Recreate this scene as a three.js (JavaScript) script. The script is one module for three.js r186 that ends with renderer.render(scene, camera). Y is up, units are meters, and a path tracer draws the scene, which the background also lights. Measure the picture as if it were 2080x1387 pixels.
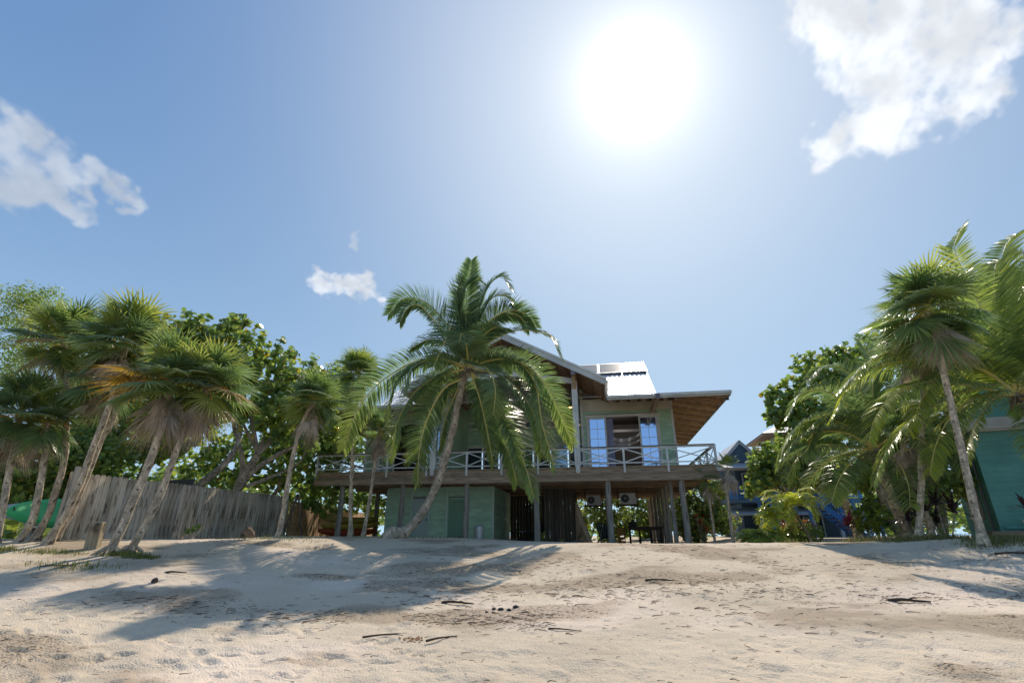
import * as THREE from 'three';
import { mergeGeometries } from 'three/addons/utils/BufferGeometryUtils.js';

// ------------------------------------------------------------------ camera, sky, sun, exposure
const scene = new THREE.Scene();
const camera = new THREE.PerspectiveCamera(68.53, 1024 / 682, 0.1, 1500);
camera.position.set(0, 0.32, 0);
camera.rotation.set(THREE.MathUtils.degToRad(21.2), 0, 0);
const renderer = new THREE.WebGLRenderer({ antialias: true });
renderer.toneMapping = THREE.LinearToneMapping;
renderer.toneMappingExposure = 1.42;
renderer.shadowMap.enabled = true;

const SUN = new THREE.Vector3(0.2456, 0.8455, -0.7446).normalize();
const sun = new THREE.DirectionalLight(new THREE.Color().setRGB(1, 0.89, 0.74), 3.0);
sun.name = 'sun';
sun.target.position.set(0, 0, -18);
sun.position.copy(sun.target.position).addScaledVector(SUN, 90);
sun.castShadow = true;
sun.shadow.radius = 1;
sun.shadow.mapSize.set(4096, 4096);
Object.assign(sun.shadow.camera, { left: -35, right: 35, top: 35, bottom: -35, near: 1, far: 200 });
scene.add(sun, sun.target);

// ------------------------------------------------------------------ small maths
function RNG(seed) { let s = seed >>> 0; return () => { s = (s + 0x6d2b79f5) | 0; let t = Math.imul(s ^ (s >>> 15), 1 | s); t = (t + Math.imul(t ^ (t >>> 7), 61 | t)) ^ t; return ((t ^ (t >>> 14)) >>> 0) / 4294967296; }; }
const clamp = (x, a = 0, b = 1) => Math.min(b, Math.max(a, x));
const lerp = (a, b, t) => a + (b - a) * t;
const sstep = (a, b, x) => { const t = clamp((x - a) / (b - a)); return t * t * (3 - 2 * t); };
const V = (x, y, z) => new THREE.Vector3(x, y, z);
function hash2(x, y, s = 0) { let h = Math.imul(x, 374761393) ^ Math.imul(y, 668265263) ^ Math.imul(s, 2246822519); h = Math.imul(h ^ (h >>> 13), 1274126177); return ((h ^ (h >>> 16)) >>> 0) / 4294967296; }
function vnoise(x, y, s = 0, per = 0, perY = per) {
  const xi = Math.floor(x), yi = Math.floor(y), fx = x - xi, fy = y - yi, u = fx * fx * (3 - 2 * fx), v = fy * fy * (3 - 2 * fy);
  const w = per ? (a) => ((a % per) + per) % per : (a) => a, wy = perY ? (a) => ((a % perY) + perY) % perY : (a) => a;
  const a = hash2(w(xi), wy(yi), s), b = hash2(w(xi + 1), wy(yi), s), c = hash2(w(xi), wy(yi + 1), s), d = hash2(w(xi + 1), wy(yi + 1), s);
  return a + (b - a) * u + (c - a) * v + (a - b - c + d) * u * v;
}
function fbm(x, y, oct = 4, s = 0, per = 0, perY = per) { let r = 0, a = 0.5, t = 0; for (let i = 0; i < oct; i++) { r += a * vnoise(x, y, s + i * 17, per, perY); t += a; a *= 0.5; x *= 2; y *= 2; per *= 2; perY *= 2; } return r / t; }

// ------------------------------------------------------------------ the sky: clear air, the bright air round the sun, fair-weather clouds
{
  const W = 3072, Hh = 1536, data = new Float32Array(W * Hh * 4), D = Math.PI / 180;
  const AIR = 0.745;
  // clouds: each a list of puffs [azimuth, elevation, radius] in degrees (azimuth 0 is inland, clockwise), with grain and thickness
  const clouds = [
    { puffs: [[41, 46, 2.6], [43.6, 44.8, 3.2], [46.5, 43, 4.2], [49.8, 40.5, 4.2], [53, 39, 2.6], [42, 42.6, 2.4], [45, 39, 3.6], [48.3, 36.6, 3.6], [51, 35.3, 2.2], [41.4, 36, 2.1], [39, 35.9, 1.7], [43.6, 35.4, 2], [46, 34.2, 2], [55, 37.5, 1.6], [44, 48, 4], [48, 46, 4], [52, 43, 2.6]], grain: 0.42, thick: 1.0, dir: 0.9, white: 1.0 },
    { puffs: [[-51.5, 30.6, 1.7], [-50, 29.3, 2.0], [-48.4, 28, 1.8], [-46.9, 27.3, 1.4], [-45.8, 26.3, 1.0], [-51, 26.6, 1.7], [-53, 29, 2], [-49.3, 26.5, 1.2], [-45.9, 29.6, 1.0], [-43.9, 29.7, 1.0], [-42.4, 29.1, 0.9], [-42.6, 28, 0.8], [-55, 27, 2]], grain: 0.55, thick: 0.62, dir: -0.6, white: 0.82 },
    { puffs: [[-23.3, 26.3, 1.1], [-21.4, 26.2, 0.7], [-19.1, 26.5, 1.5], [-17.8, 25.8, 1.0], [-16.4, 25.2, 0.6]], grain: 0.9, thick: 0.85, dir: -0.2, white: 0.95 },
    { puffs: [[-20.4, 31.1, 0.5], [-19.9, 30.4, 0.5]], grain: 0.9, thick: 0.4, dir: -1.0, white: 0.9 },
  ];
  const rc = RNG(77);
  for (let k = 0; k < 11; k++) {                                   // the same kind of clouds all round
    const az = 75 + k * 19 + rc() * 10, el = 16 + rc() * 34, puffs = [];
    for (let j = 0; j < 4 + rc() * 8; j++) puffs.push([az + (rc() - 0.5) * 14, el + (rc() - 0.5) * 5, 1 + rc() * 2.4]);
    clouds.push({ puffs, grain: 0.5, thick: 0.6 + rc() * 0.4, dir: rc() - 0.5, white: 0.9 });
  }
  for (const c of clouds) {
    c.a0 = Math.min(...c.puffs.map((p) => p[0] - p[2] * 3.2)); c.a1 = Math.max(...c.puffs.map((p) => p[0] + p[2] * 3.2));
    c.e0 = Math.min(...c.puffs.map((p) => p[1] - p[2] * 2.4)); c.e1 = Math.max(...c.puffs.map((p) => p[1] + p[2] * 2.4));
  }
  for (let j = 0; j < Hh; j++) {
    const el = ((j + 0.5) / Hh - 0.5) * 180, ce = Math.cos(el * D), se = Math.sin(el * D), e = Math.max(el, 0), w = Math.exp(-e / 25.4);
    for (let i = 0; i < W; i++) {
      const phi = ((i + 0.5) / W - 0.5) * 2 * Math.PI, x = Math.cos(phi) * ce, z = Math.sin(phi) * ce;
      const th = Math.acos(clamp(x * SUN.x + se * SUN.y + z * SUN.z, -1, 1)) / D;
      const g = Math.exp(-Math.pow(th / 26.4, 1.8)), core = 1.2 * Math.exp(-Math.pow(th / 2.8, 2)) + 0.24 * Math.exp(-Math.pow(th / 6.6, 2));
      let r = AIR * (0.03 + 0.49 * w + 0.63 * g + 1.7 * core), gg = AIR * (0.147 + 0.6 * w + 0.585 * g + 1.55 * core), b = AIR * (0.42 + 0.53 * w + 0.44 * g + 1.15 * core);
      let az = Math.atan2(x, -z) / D; if (az < -90) az += 360;
      if (el > 4 && el < 60) for (const c of clouds) {
        if (az < c.a0 || az > c.a1 || el < c.e0 || el > c.e1) continue;
        const q = c.grain, cs = Math.cos(c.dir), sn = Math.sin(c.dir), ax = az * 0.82;
        const wx = (fbm(ax * q + 3, el * q + 9, 4, 5) - 0.5) * 3.4 / (q * 2), wy = (fbm(ax * q + 31, el * q + 2, 4, 8) - 0.5) * 3.4 / (q * 2);
        let d = 0;
        for (const p of c.puffs) { const dx = (az + wx - p[0]) * 0.82, dy = el + wy - p[1], u = (dx * dx + dy * dy) / (p[2] * p[2]); if (u < 4) d = Math.max(d, 1 - u * 0.42) + (u < 1 ? 0.1 : 0); }
        if (d <= 0) continue;
        const lx = (ax * cs + el * sn), ly = (-ax * sn + el * cs);
        const f = fbm(lx * q * 0.9, ly * q * 1.7, 5, 3), f2 = fbm(ax * q * 3 + 7, el * q * 3, 4, 12);
        const a = sstep(0.26, 1.02, d * 0.85 + (f - 0.5) * 0.85 + (f2 - 0.5) * 0.5) * c.thick;
        const sh = 0.84 + 0.24 * sstep(0.3, 0.7, fbm(ax * q * 0.8 + 50, el * q * 0.8, 4, 21)) - 0.1 * sstep(0.9, 1.6, d);
        const k = c.white * sh;
        r = lerp(r, 0.615 * k + g * 0.1, a); gg = lerp(gg, 0.645 * k + g * 0.1, a); b = lerp(b, 0.69 * k + g * 0.1, a);
      }
      const o = (j * W + i) * 4; data[o] = r; data[o + 1] = gg; data[o + 2] = b; data[o + 3] = 1;
    }
  }
  const tex = new THREE.DataTexture(data, W, Hh, THREE.RGBAFormat, THREE.FloatType);
  tex.mapping = THREE.EquirectangularReflectionMapping; tex.magFilter = THREE.LinearFilter; tex.minFilter = THREE.LinearFilter; tex.needsUpdate = true;
  scene.background = tex; scene.environment = tex;
}

// ------------------------------------------------------------------ objects: naming and labels
const used = new Map();
const numbered = (n) => { const k = used.get(n) ?? 0; used.set(n, k + 1); return k ? `${n}_${String(k).padStart(3, '0')}` : n; };
function tag(o, label, category, group, kind) { o.userData = { label, category }; if (group) o.userData.group = group; if (kind) o.userData.kind = kind; return o; }
function thing(name, label, category, pos = [0, 0, 0], turn = 0, group) { const o = new THREE.Group(); o.name = numbered(name); o.position.set(...pos); o.rotation.y = turn; scene.add(o); return tag(o, label, category, group); }
function part(parent, name, geo, mat, label) { const m = new THREE.Mesh(geo, mat); m.name = name; m.castShadow = m.receiveShadow = true; if (label) m.userData.label = label; parent.add(m); return m; }
function sub(parent, name) { const g = new THREE.Group(); g.name = name; parent.add(g); return g; }

// ------------------------------------------------------------------ textures and materials
function tex(n, fn, srgb, rep = [1, 1]) {
  const d = new Uint8Array(n * n * 4);
  for (let j = 0; j < n; j++) for (let i = 0; i < n; i++) { const c = fn(i / n, j / n), o = (j * n + i) * 4; for (let k = 0; k < 3; k++) d[o + k] = clamp(Array.isArray(c) ? c[k] : c) * 255; d[o + 3] = 255; }
  const t = new THREE.DataTexture(d, n, n, THREE.RGBAFormat); t.wrapS = t.wrapT = THREE.RepeatWrapping; t.magFilter = THREE.LinearFilter; t.repeat.set(...rep); if (srgb) t.colorSpace = THREE.SRGBColorSpace; t.needsUpdate = true; return t;
}
const grey = (lo, hi) => (f) => { const v = lerp(lo, hi, f); return [v, v, v]; };
// wood: grain runs along v; one tile is 1.2 m
const woodTex = tex(512, (u, v) => { const w = fbm(u * 6, v * 2, 3, 2, 6, 2); const g = fbm(u * 64 + w * 3, v * 3, 4, 4, 64, 3), s = fbm(u * 8, v * 2, 4, 9, 8, 2); const k = 0.55 + 0.45 * g + 0.35 * (s - 0.5); return [k, k * 0.985, k * 0.965]; }, true, [1 / 1.2, 1 / 1.2]);
const woodBump = tex(512, (u, v) => fbm(u * 64, v * 3, 4, 4, 64, 3), false, [1 / 1.2, 1 / 1.2]);
const weatherTex = tex(512, (u, v) => { const g = fbm(u * 48, v * 2, 4, 14, 48, 2), s = fbm(u * 4, v * 3, 5, 19, 4, 3), dk = sstep(0.62, 0.8, fbm(u * 10, v * 4, 4, 33, 10, 4)); const k = (0.62 + 0.5 * g) * (0.8 + 0.4 * s) * (1 - 0.38 * dk); return [k, k * (0.95 + 0.06 * s), k * (0.88 + 0.12 * s)]; }, true, [1 / 1.6, 1 / 1.6]);
const barkTex = tex(512, (u, v) => { const a = fbm(u * 6, v * 10, 5, 41, 6, 10), st = fbm(u * 3, v * 40, 3, 44, 3, 40), li = sstep(0.55, 0.68, fbm(u * 8, v * 8, 4, 47, 8)), dk = sstep(0.6, 0.72, fbm(u * 10, v * 14, 4, 49, 10, 14)); const k = 0.76 + 0.3 * (a - 0.5) + 0.14 * (st - 0.5) + 0.2 * li - 0.34 * dk; return [k, k * 0.965, k * 0.91]; }, true, [1 / 0.6, 1]);
const barkBump = tex(512, (u, v) => 0.6 * fbm(u * 12, v * 12, 4, 51, 12) + 0.4 * fbm(u * 3, v * 40, 3, 44, 3, 40), false, [1 / 0.6, 1]);
const grimeTex = tex(512, (u, v) => { const a = fbm(u * 5, v * 5, 6, 61, 5), s = fbm(u * 40, v * 3, 3, 63, 40, 3); const k = 0.86 + 0.2 * (a - 0.5) + 0.12 * (s - 0.5); return [k, k, k * 0.99]; }, true, [1 / 2.5, 1 / 2.5]);
const col = (r, g, b) => new THREE.Color().setRGB(r, g, b);
const std = (r, g, b, rough = 0.8, o = {}) => new THREE.MeshStandardMaterial({ color: col(r, g, b), roughness: rough, ...o });
const wood = (r, g, b, rough = 0.8, o = {}) => std(r, g, b, rough, { map: woodTex, bumpMap: woodBump, bumpScale: 0.004, ...o });
const leafMat = (r, g, b, o = {}) => new THREE.MeshPhysicalMaterial({ color: col(r, g, b), roughness: 0.92, transmission: 0.62, thickness: 0, clearcoat: 0.9, clearcoatRoughness: 0.24, side: THREE.DoubleSide, specularIntensity: 0.4, ...o });
const M = {
  white: std(0.9, 0.9, 0.89, 0.5, { map: grimeTex }),
  fascia: std(0.8, 0.8, 0.78, 0.5, { map: grimeTex }),
  cream: std(0.8, 0.72, 0.58, 0.6, { map: grimeTex }),
  green: [std(0.57, 0.83, 0.6, 0.6, { map: grimeTex }), std(0.555, 0.81, 0.585, 0.6, { map: grimeTex }), std(0.585, 0.845, 0.615, 0.6, { map: grimeTex })],
  soffit: [wood(0.52, 0.3, 0.18, 0.55), wood(0.58, 0.34, 0.21, 0.55), wood(0.42, 0.24, 0.14, 0.55)],
  rafter: wood(0.72, 0.48, 0.3, 0.6),
  deck: [wood(0.52, 0.40, 0.28, 0.85), wood(0.46, 0.35, 0.25, 0.85), wood(0.56, 0.43, 0.31, 0.85)],
  capRail: wood(0.13, 0.09, 0.065, 0.7),
  post: wood(0.42, 0.39, 0.34, 0.92),
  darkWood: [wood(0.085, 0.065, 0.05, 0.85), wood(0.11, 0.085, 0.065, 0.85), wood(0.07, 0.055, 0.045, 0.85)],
  roof: std(0.78, 0.79, 0.8, 0.38, { metalness: 0.55 }),
  panel: std(0.03, 0.035, 0.06, 0.12),
  panelFrame: std(0.7, 0.7, 0.72, 0.35, { metalness: 0.8 }),
  mirrorGlass: std(0.42, 0.58, 0.86, 0.06, { metalness: 0.92 }),
  darkGlass: std(0.03, 0.04, 0.05, 0.06),
  room: std(0.22, 0.2, 0.19, 0.9),
  roomFloor: wood(0.16, 0.11, 0.08, 0.6),
  cloth: std(0.62, 0.6, 0.62, 0.95, { side: THREE.DoubleSide }),
  lilac: std(0.42, 0.42, 0.58, 0.95, { side: THREE.DoubleSide }),
  fence: [[0.6, 0.53, 0.45], [0.66, 0.58, 0.49], [0.53, 0.47, 0.4], [0.7, 0.62, 0.53], [0.58, 0.54, 0.49]].map((c) => std(...c, 0.95, { map: weatherTex, bumpMap: woodBump, bumpScale: 0.006 })),
  fenceWarm: [[0.6, 0.41, 0.24], [0.66, 0.47, 0.29], [0.52, 0.36, 0.21]].map((c) => std(...c, 0.95, { map: weatherTex, bumpMap: woodBump, bumpScale: 0.006 })),
  slab: std(0.42, 0.4, 0.37, 0.95, { map: grimeTex }),
  acWhite: std(0.6, 0.59, 0.56, 0.5),
  black: std(0.02, 0.02, 0.022, 0.6),
  palmTrunk: std(0.74, 0.65, 0.53, 0.95, { map: barkTex, bumpMap: barkBump, bumpScale: 0.02 }),
  cocoTrunk: std(0.6, 0.53, 0.44, 0.95, { map: barkTex, bumpMap: barkBump, bumpScale: 0.02 }),
  bark: std(0.56, 0.52, 0.46, 0.95, { map: barkTex, bumpMap: barkBump, bumpScale: 0.02 }),
  frond: leafMat(1, 1, 1, { vertexColors: true }),
  leaf: leafMat(1, 1, 1, { vertexColors: true, clearcoat: 1, clearcoatRoughness: 0.24 }),
  rachis: std(0.62, 0.52, 0.16, 0.5),
  deadLeaf: new THREE.MeshPhysicalMaterial({ color: col(0.36, 0.28, 0.2), roughness: 0.95, transmission: 0.2, thickness: 0, side: THREE.DoubleSide, vertexColors: true }),
};

// ------------------------------------------------------------------ geometry helpers
let uvr = RNG(5);
function box(w, h, d, x = 0, y = 0, z = 0) {
  const g = new THREE.BoxGeometry(w, h, d), uv = g.attributes.uv, s = [[d, h], [d, h], [w, d], [w, d], [w, h], [w, h]], ou = uvr() * 3, ov = uvr() * 3;
  for (let f = 0; f < 6; f++) for (let k = 0; k < 4; k++) { const i = f * 4 + k, a = uv.getX(i) * s[f][0], b = uv.getY(i) * s[f][1]; s[f][0] > s[f][1] ? uv.setXY(i, b + ou, a + ov) : uv.setXY(i, a + ou, b + ov); }
  g.translate(x, y, z); return g;
}
const UPV = V(0, 1, 0);
function beam(p, q, w, h, upv = UPV) {                              // a bar from p to q, w across and h high
  const a = V(...p), b = V(...q), len = a.distanceTo(b), g = box(w, h, len), zax = b.clone().sub(a).normalize(), xax = V().crossVectors(upv, zax);
  if (xax.lengthSq() < 1e-6) xax.set(1, 0, 0); xax.normalize(); const yax = V().crossVectors(zax, xax);
  g.applyMatrix4(new THREE.Matrix4().makeBasis(xax, yax, zax).setPosition(a.add(b).multiplyScalar(0.5))); return g;
}
function mesh(pos, idx, uv, color, normals) {
  const g = new THREE.BufferGeometry(); g.setAttribute('position', new THREE.Float32BufferAttribute(pos, 3)); if (idx) g.setIndex(idx);
  if (uv) g.setAttribute('uv', new THREE.Float32BufferAttribute(uv, 2)); if (color) g.setAttribute('color', new THREE.Float32BufferAttribute(color, 3));
  normals ? g.setAttribute('normal', new THREE.Float32BufferAttribute(normals, 3)) : g.computeVertexNormals(); return g;
}
function prism(pts, depth, axis = 'z') {                             // a flat outline [[x, y] ...] with thickness
  const s = new THREE.Shape(pts.map((p) => new THREE.Vector2(...p))); const g = new THREE.ExtrudeGeometry(s, { depth, bevelEnabled: false }); g.translate(0, 0, -depth / 2); return g;
}
function curveOf(pts) { return new THREE.CatmullRomCurve3(pts.map((p) => (p.isVector3 ? p : V(...p))), false, 'centripetal'); }
function tube(pts, rad, segs = 20, sides = 9, opt = {}) {            // rad(t) radius along; opt.rough noise, opt.rings scars per metre
  const c = curveOf(pts), L = c.getLength(), pos = [], uv = [], idx = [], N = V(), B = V(), T = V(); let prev = null;
  for (let i = 0; i <= segs; i++) {
    const t = i / segs, p = c.getPointAt(t); c.getTangentAt(t, T);
    if (!prev) { prev = Math.abs(T.y) > 0.9 ? V(1, 0, 0) : V(0, 1, 0); }
    B.crossVectors(T, prev).normalize(); N.crossVectors(B, T).normalize(); prev = N.clone();
    for (let k = 0; k <= sides; k++) {
      const a = (k % sides) / sides * Math.PI * 2; let r = rad(t);
      if (opt.rough) r *= 1 + opt.rough * (vnoise((k % sides) * 0.9 + (opt.seed ?? 0), t * L * 3, 7) - 0.5) * 2;
      if (opt.rings) { const ph = t * L * opt.rings + 0.25 * vnoise(t * L * 2, 3, 4) + 0.12 * Math.sin(a + t * 9); const f = ph - Math.floor(ph); r *= 1 + 0.055 * (0.5 - f) - (f > 0.86 ? 0.05 : 0); }
      pos.push(p.x + (N.x * Math.cos(a) + B.x * Math.sin(a)) * r, p.y + (N.y * Math.cos(a) + B.y * Math.sin(a)) * r, p.z + (N.z * Math.cos(a) + B.z * Math.sin(a)) * r);
      uv.push(k / sides * 0.6, t * L);
    }
  }
  for (let i = 0; i < segs; i++) for (let k = 0; k < sides; k++) { const a = i * (sides + 1) + k, b = a + sides + 1; idx.push(a, a + 1, b, a + 1, b + 1, b); }
  const g = mesh(pos, idx, uv); return g;
}
const merge = (list) => mergeGeometries(list.map((g) => { const h = g.index ? g.toNonIndexed() : g; for (const k of Object.keys(h.attributes)) if (!['position', 'normal', 'uv'].includes(k)) h.deleteAttribute(k); if (!h.attributes.uv) h.setAttribute('uv', new THREE.Float32BufferAttribute(h.attributes.position.count * 2, 2)); return h; }));

// ------------------------------------------------------------------ the beach: one sheet that rises from the waterside to a low crest before the houses
const interp = (tab, x) => { if (x <= tab[0][0]) return tab[0][1]; for (let i = 1; i < tab.length; i++) if (x <= tab[i][0]) { const [a, p] = tab[i - 1], [b, q] = tab[i], t = (x - a) / (b - a); return lerp(p, q, t * t * (3 - 2 * t) * 0.35 + t * 0.65); } return tab.at(-1)[1]; };
const crestD = [[-30, 15], [-12, 15.2], [-8, 16.4], [-4, 18.2], [-1.5, 18], [3.5, 15.6], [8.5, 15.4], [10.5, 14.6], [14, 13.6], [30, 13.5]];
const crestY = [[-30, 0.24], [-12.5, 0.22], [-9, 0.22], [-7, 0.3], [-3, 0.26], [0, 0.16], [3.5, 0.1], [8.5, 0.12], [12, 0.22], [30, 0.24]];
const fall = [[0, 0], [1, 0.05], [3, 0.33], [6.6, 0.84], [9, 1.1], [12, 1.35], [16, 1.5], [22, 1.75], [60, 3.0]];
const prints = [];
{
  const r = RNG(404);
  const add = (x, d, a, l, w, dep) => prints.push([x, -d, Math.cos(a), Math.sin(a), l, w, dep]);
  for (let k = 0; k < 210; k++) { const d = 5.6 + Math.pow(r(), 1.7) * 3.8, x = (r() - 0.5) * 2 * (d + 1.5); add(x, d, r() * 6.28, 0.11 + r() * 0.05, 0.045 + r() * 0.03, (0.015 + r() * 0.028) * (x > -1 ? 0.4 : 1)); }
  for (const [x0, d0, dx, dd, n] of [[-6.5, 6.6, 0.62, 0.03, 9], [-7.5, 8.6, 0.6, -0.13, 8], [-2, 7.6, 0.3, -0.2, 5]]) for (let k = 0; k < n; k++) add(x0 + dx * k, d0 + dd * k + (k % 2) * 0.2, Math.atan2(dd, dx) + (r() - 0.5) * 0.4, 0.14, 0.055, 0.045);
  for (let k = 0; k < 60; k++) { const d = 9 + r() * 8, x = (r() - 0.5) * 2 * d; add(x, d, r() * 6.28, 0.14 + r() * 0.1, 0.06 + r() * 0.06, 0.012 + r() * 0.016); }
}
const cell = new Map(); for (const p of prints) for (let i = -1; i <= 1; i++) for (let j = -1; j <= 1; j++) { const k = `${Math.floor(p[0]) + i},${Math.floor(p[1]) + j}`; if (!cell.has(k)) cell.set(k, []); cell.get(k).push(p); }
function groundBase(x, z) {
  const d = -z, dc = interp(crestD, x); let y = interp(crestY, x);
  if (d < dc) y -= interp(fall, dc - d);
  y -= (0.17 * sstep(dc + 0.5, dc + 4, d) + 0.12 * sstep(22, 36, d)) * sstep(-1, 3, x) * (1 - sstep(9.5, 12.5, x));
  return y;
}
function ground(x, z) {
  let y = groundBase(x, z); const d = -z;
  if (d > -5 && d < 30) {
    const near = 1 - sstep(14, 20, d);
    y += near * ((fbm(x * 0.35, z * 0.5, 3, 71) - 0.5) * 0.05 + (fbm(x * 1.6, z * 2.0, 3, 73) - 0.5) * 0.05 + (fbm(x * 7, z * 7, 2, 75) - 0.5) * 0.014 * (1 - sstep(10, 16, d)));
    y += near * sstep(6.2, 5, d - (fbm(x * 0.5, 3, 2, 78) - 0.5) * 2.4 - 1.6) * (fbm(x * 3, z * 3.4, 3, 79) - 0.5) * 0.09;      // trodden strip next to the camera
    const c = cell.get(`${Math.floor(x)},${Math.floor(z)}`);
    if (c) for (const [px, pz, ca, sa, l, w, dep] of c) { const dx = x - px, dz = z - pz, u = (dx * ca + dz * sa) / l, v = (-dx * sa + dz * ca) / w, q = u * u + v * v; if (q < 6) y -= dep * (Math.exp(-q * q * 0.7) - 0.32 * Math.exp(-Math.pow(Math.sqrt(q) - 1.65, 2) * 5)); }
  }
  return y;
}
{
  const xs = [], zs = [];
  for (let x = 0, s = 0.045; x < 900; x += s) { xs.push(x); s = x < 11 ? 0.05 : Math.min(60, s * 1.16); } xs.push(900);
  const X = [...xs.slice(1).reverse().map((a) => -a), ...xs];
  for (let d = -260, s = 60; d < 1100; d += s) { zs.push(-d); s = d < -6 ? Math.max(1, -d * 0.25) : d < 4.6 ? 0.8 : d < 20.5 ? 0.03 + Math.max(0, d - 6) * 0.0042 : Math.min(70, s * 1.14); }
  const pos = new Float32Array(X.length * zs.length * 3), uv = new Float32Array(X.length * zs.length * 2), idx = [];
  zs.forEach((z, j) => X.forEach((x, i) => { const o = j * X.length + i; pos[o * 3] = x; pos[o * 3 + 1] = ground(x, z); pos[o * 3 + 2] = z; uv[o * 2] = x / 16 + 0.37; uv[o * 2 + 1] = z / 16; }));
  for (let j = 0; j < zs.length - 1; j++) for (let i = 0; i < X.length - 1; i++) { const a = j * X.length + i, b = a + X.length; idx.push(a, a + 1, b, a + 1, b + 1, b); }
  const g = new THREE.BufferGeometry(); g.setAttribute('position', new THREE.BufferAttribute(pos, 3)); g.setAttribute('uv', new THREE.BufferAttribute(uv, 2)); g.setIndex(idx); g.computeVertexNormals();
  // sand colour: pale coral sand, coarser grey-brown drifts, specks of shell and weed; 16 m to a tile
  const sandTex = tex(2048, (u, v) => {
    const a = fbm(u * 12, v * 12, 5, 81, 12), dr = sstep(0.5, 0.68, fbm(u * 9, v * 16, 5, 84, 9, 16)), h = hash2(Math.floor(u * 2048), Math.floor(v * 2048), 3), pale = sstep(0.55, 0.75, fbm(u * 5, v * 7, 4, 87, 5, 7));
    let k = 0.93 + 0.16 * (a - 0.5) - 0.15 * dr + 0.06 * pale + 0.09 * (h - 0.5);
    const f1 = vnoise(u * 640, v * 900, 91, 640, 900), f2 = vnoise(u * 300, v * 620, 95, 300, 620), lim = lerp(0.945, 0.74, dr * sstep(0.42, 0.62, a));   // crumbs of weed lie thickest in the drifts
    const fl = Math.max(sstep(lim, lim + 0.08, f1), 0.8 * sstep(lim + 0.03, lim + 0.1, f2)); k *= 1 - 0.55 * fl;
    return [0.87 * k, (0.80 - 0.022 * dr - 0.03 * fl) * k, (0.70 - 0.04 * dr + 0.02 * pale - 0.06 * fl) * k];
  }, true);
  const sandBump = tex(1024, (u, v) => 0.55 * fbm(u * 24, v * 24, 4, 93, 24) + 0.3 * vnoise(u * 200, v * 200, 95, 200) + 0.15 * hash2(Math.floor(u * 1024), Math.floor(v * 1024), 8), false, [6, 6]);
  const m = new THREE.Mesh(g, std(1, 1, 1, 0.97, { map: sandTex, bumpMap: sandBump, bumpScale: 0.03 }));
  m.name = 'sandy_beach'; m.receiveShadow = m.castShadow = true; scene.add(m); m.userData = { kind: 'structure', label: 'pale sandy beach sloping up to the houses', category: 'beach' };
}

// litter washed up on the sand: twigs, weed and husk crumbs in drifts
{
  const r = RNG(909), twigs = [];
  for (let v = 0; v < 3; v++) twigs.push(tube([[-0.5, 0, 0], [-0.15, 0.03 + 0.02 * v, 0.06 - 0.05 * v], [0.2, 0.01, -0.05 + 0.05 * v], [0.5, 0.02, 0.03 * v]], (t) => 0.03 * (1 - 0.6 * t), 5, 4));
  const drifts = [[-1.4, 10.2, 0.7, 0.5, 90], [-0.9, 8.9, 0.7, 0.5, 150], [0.1, 8.7, 0.6, 0.6, 130], [0.7, 10.6, 1.3, 0.7, 150], [2.0, 10.4, 1.1, 0.9, 170], [3.6, 10.2, 1.2, 0.8, 130], [4.7, 9.9, 0.6, 0.5, 90], [6.3, 9.6, 0.9, 0.7, 130], [1.6, 12.6, 1.0, 0.8, 90], [10.6, 12.0, 1.2, 0.9, 130], [8.2, 9.6, 1.1, 0.6, 80], [-4.9, 9.3, 0.8, 0.5, 90], [-3.4, 8.7, 0.9, 0.6, 150], [-6.2, 9.2, 0.9, 0.5, 90], [4.8, 13.5, 2.6, 1.8, 120], [7, 11.5, 2.4, 1.6, 160], [-7, 14, 3, 1.8, 90], [-1, 13.5, 3, 1.8, 90], [3, 8.2, 2, 0.9, 80], [9.5, 9.8, 0.9, 0.6, 80]];
  const spots = [[], [], []];
  for (const [x, d, sx, sz, n] of drifts) for (let k = 0; k < n * 1.9; k++) { const g1 = (r() + r() + r() - 1.5) * 1.2, g2 = (r() + r() + r() - 1.5) * 1.2; spots[k % 3].push([x + g1 * sx, -(d + g2 * sz), 0.02 + Math.pow(r(), 3.5) * 0.17]); }
  for (let k = 0; k < 2600; k++) { const d = 6 + r() * 13, x = (r() - 0.5) * 2.1 * d; spots[k % 3].push([x, -d, 0.02 + Math.pow(r(), 4) * 0.12]); }
  const holder = new THREE.Group(); holder.name = 'beach_litter'; scene.add(holder); tag(holder, 'brown twigs and dried weed strewn over the pale sand', 'litter', null, 'stuff');
  const q = new THREE.Quaternion(), e = new THREE.Euler(), c = new THREE.Color();
  spots.forEach((list, v) => {
    const im = new THREE.InstancedMesh(twigs[v], std(1, 1, 1, 0.95), list.length); im.name = 'twigs'; im.userData.kind = 'stuff';
    list.forEach(([x, z, s], k) => { q.setFromEuler(e.set((r() - 0.5) * 0.3, (r() - 0.5) * (r() < 0.75 ? 1.4 : 6.28), (r() - 0.5) * 0.25)); im.setMatrixAt(k, new THREE.Matrix4().compose(V(x, ground(x, z) + 0.01 * s + 0.004, z), q, V(s, s * (0.7 + r() * 0.6) + 0.03, s * 0.8 + 0.04))); const b = 0.6 + r() * 0.9; im.setColorAt(k, r() < 0.2 ? c.setRGB(0.10 * b, 0.10 * b, 0.105 * b) : c.setRGB(0.15 * b, 0.1 * b, 0.07 * b)); });
    im.castShadow = im.receiveShadow = true; holder.add(im);
  });
}
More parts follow.
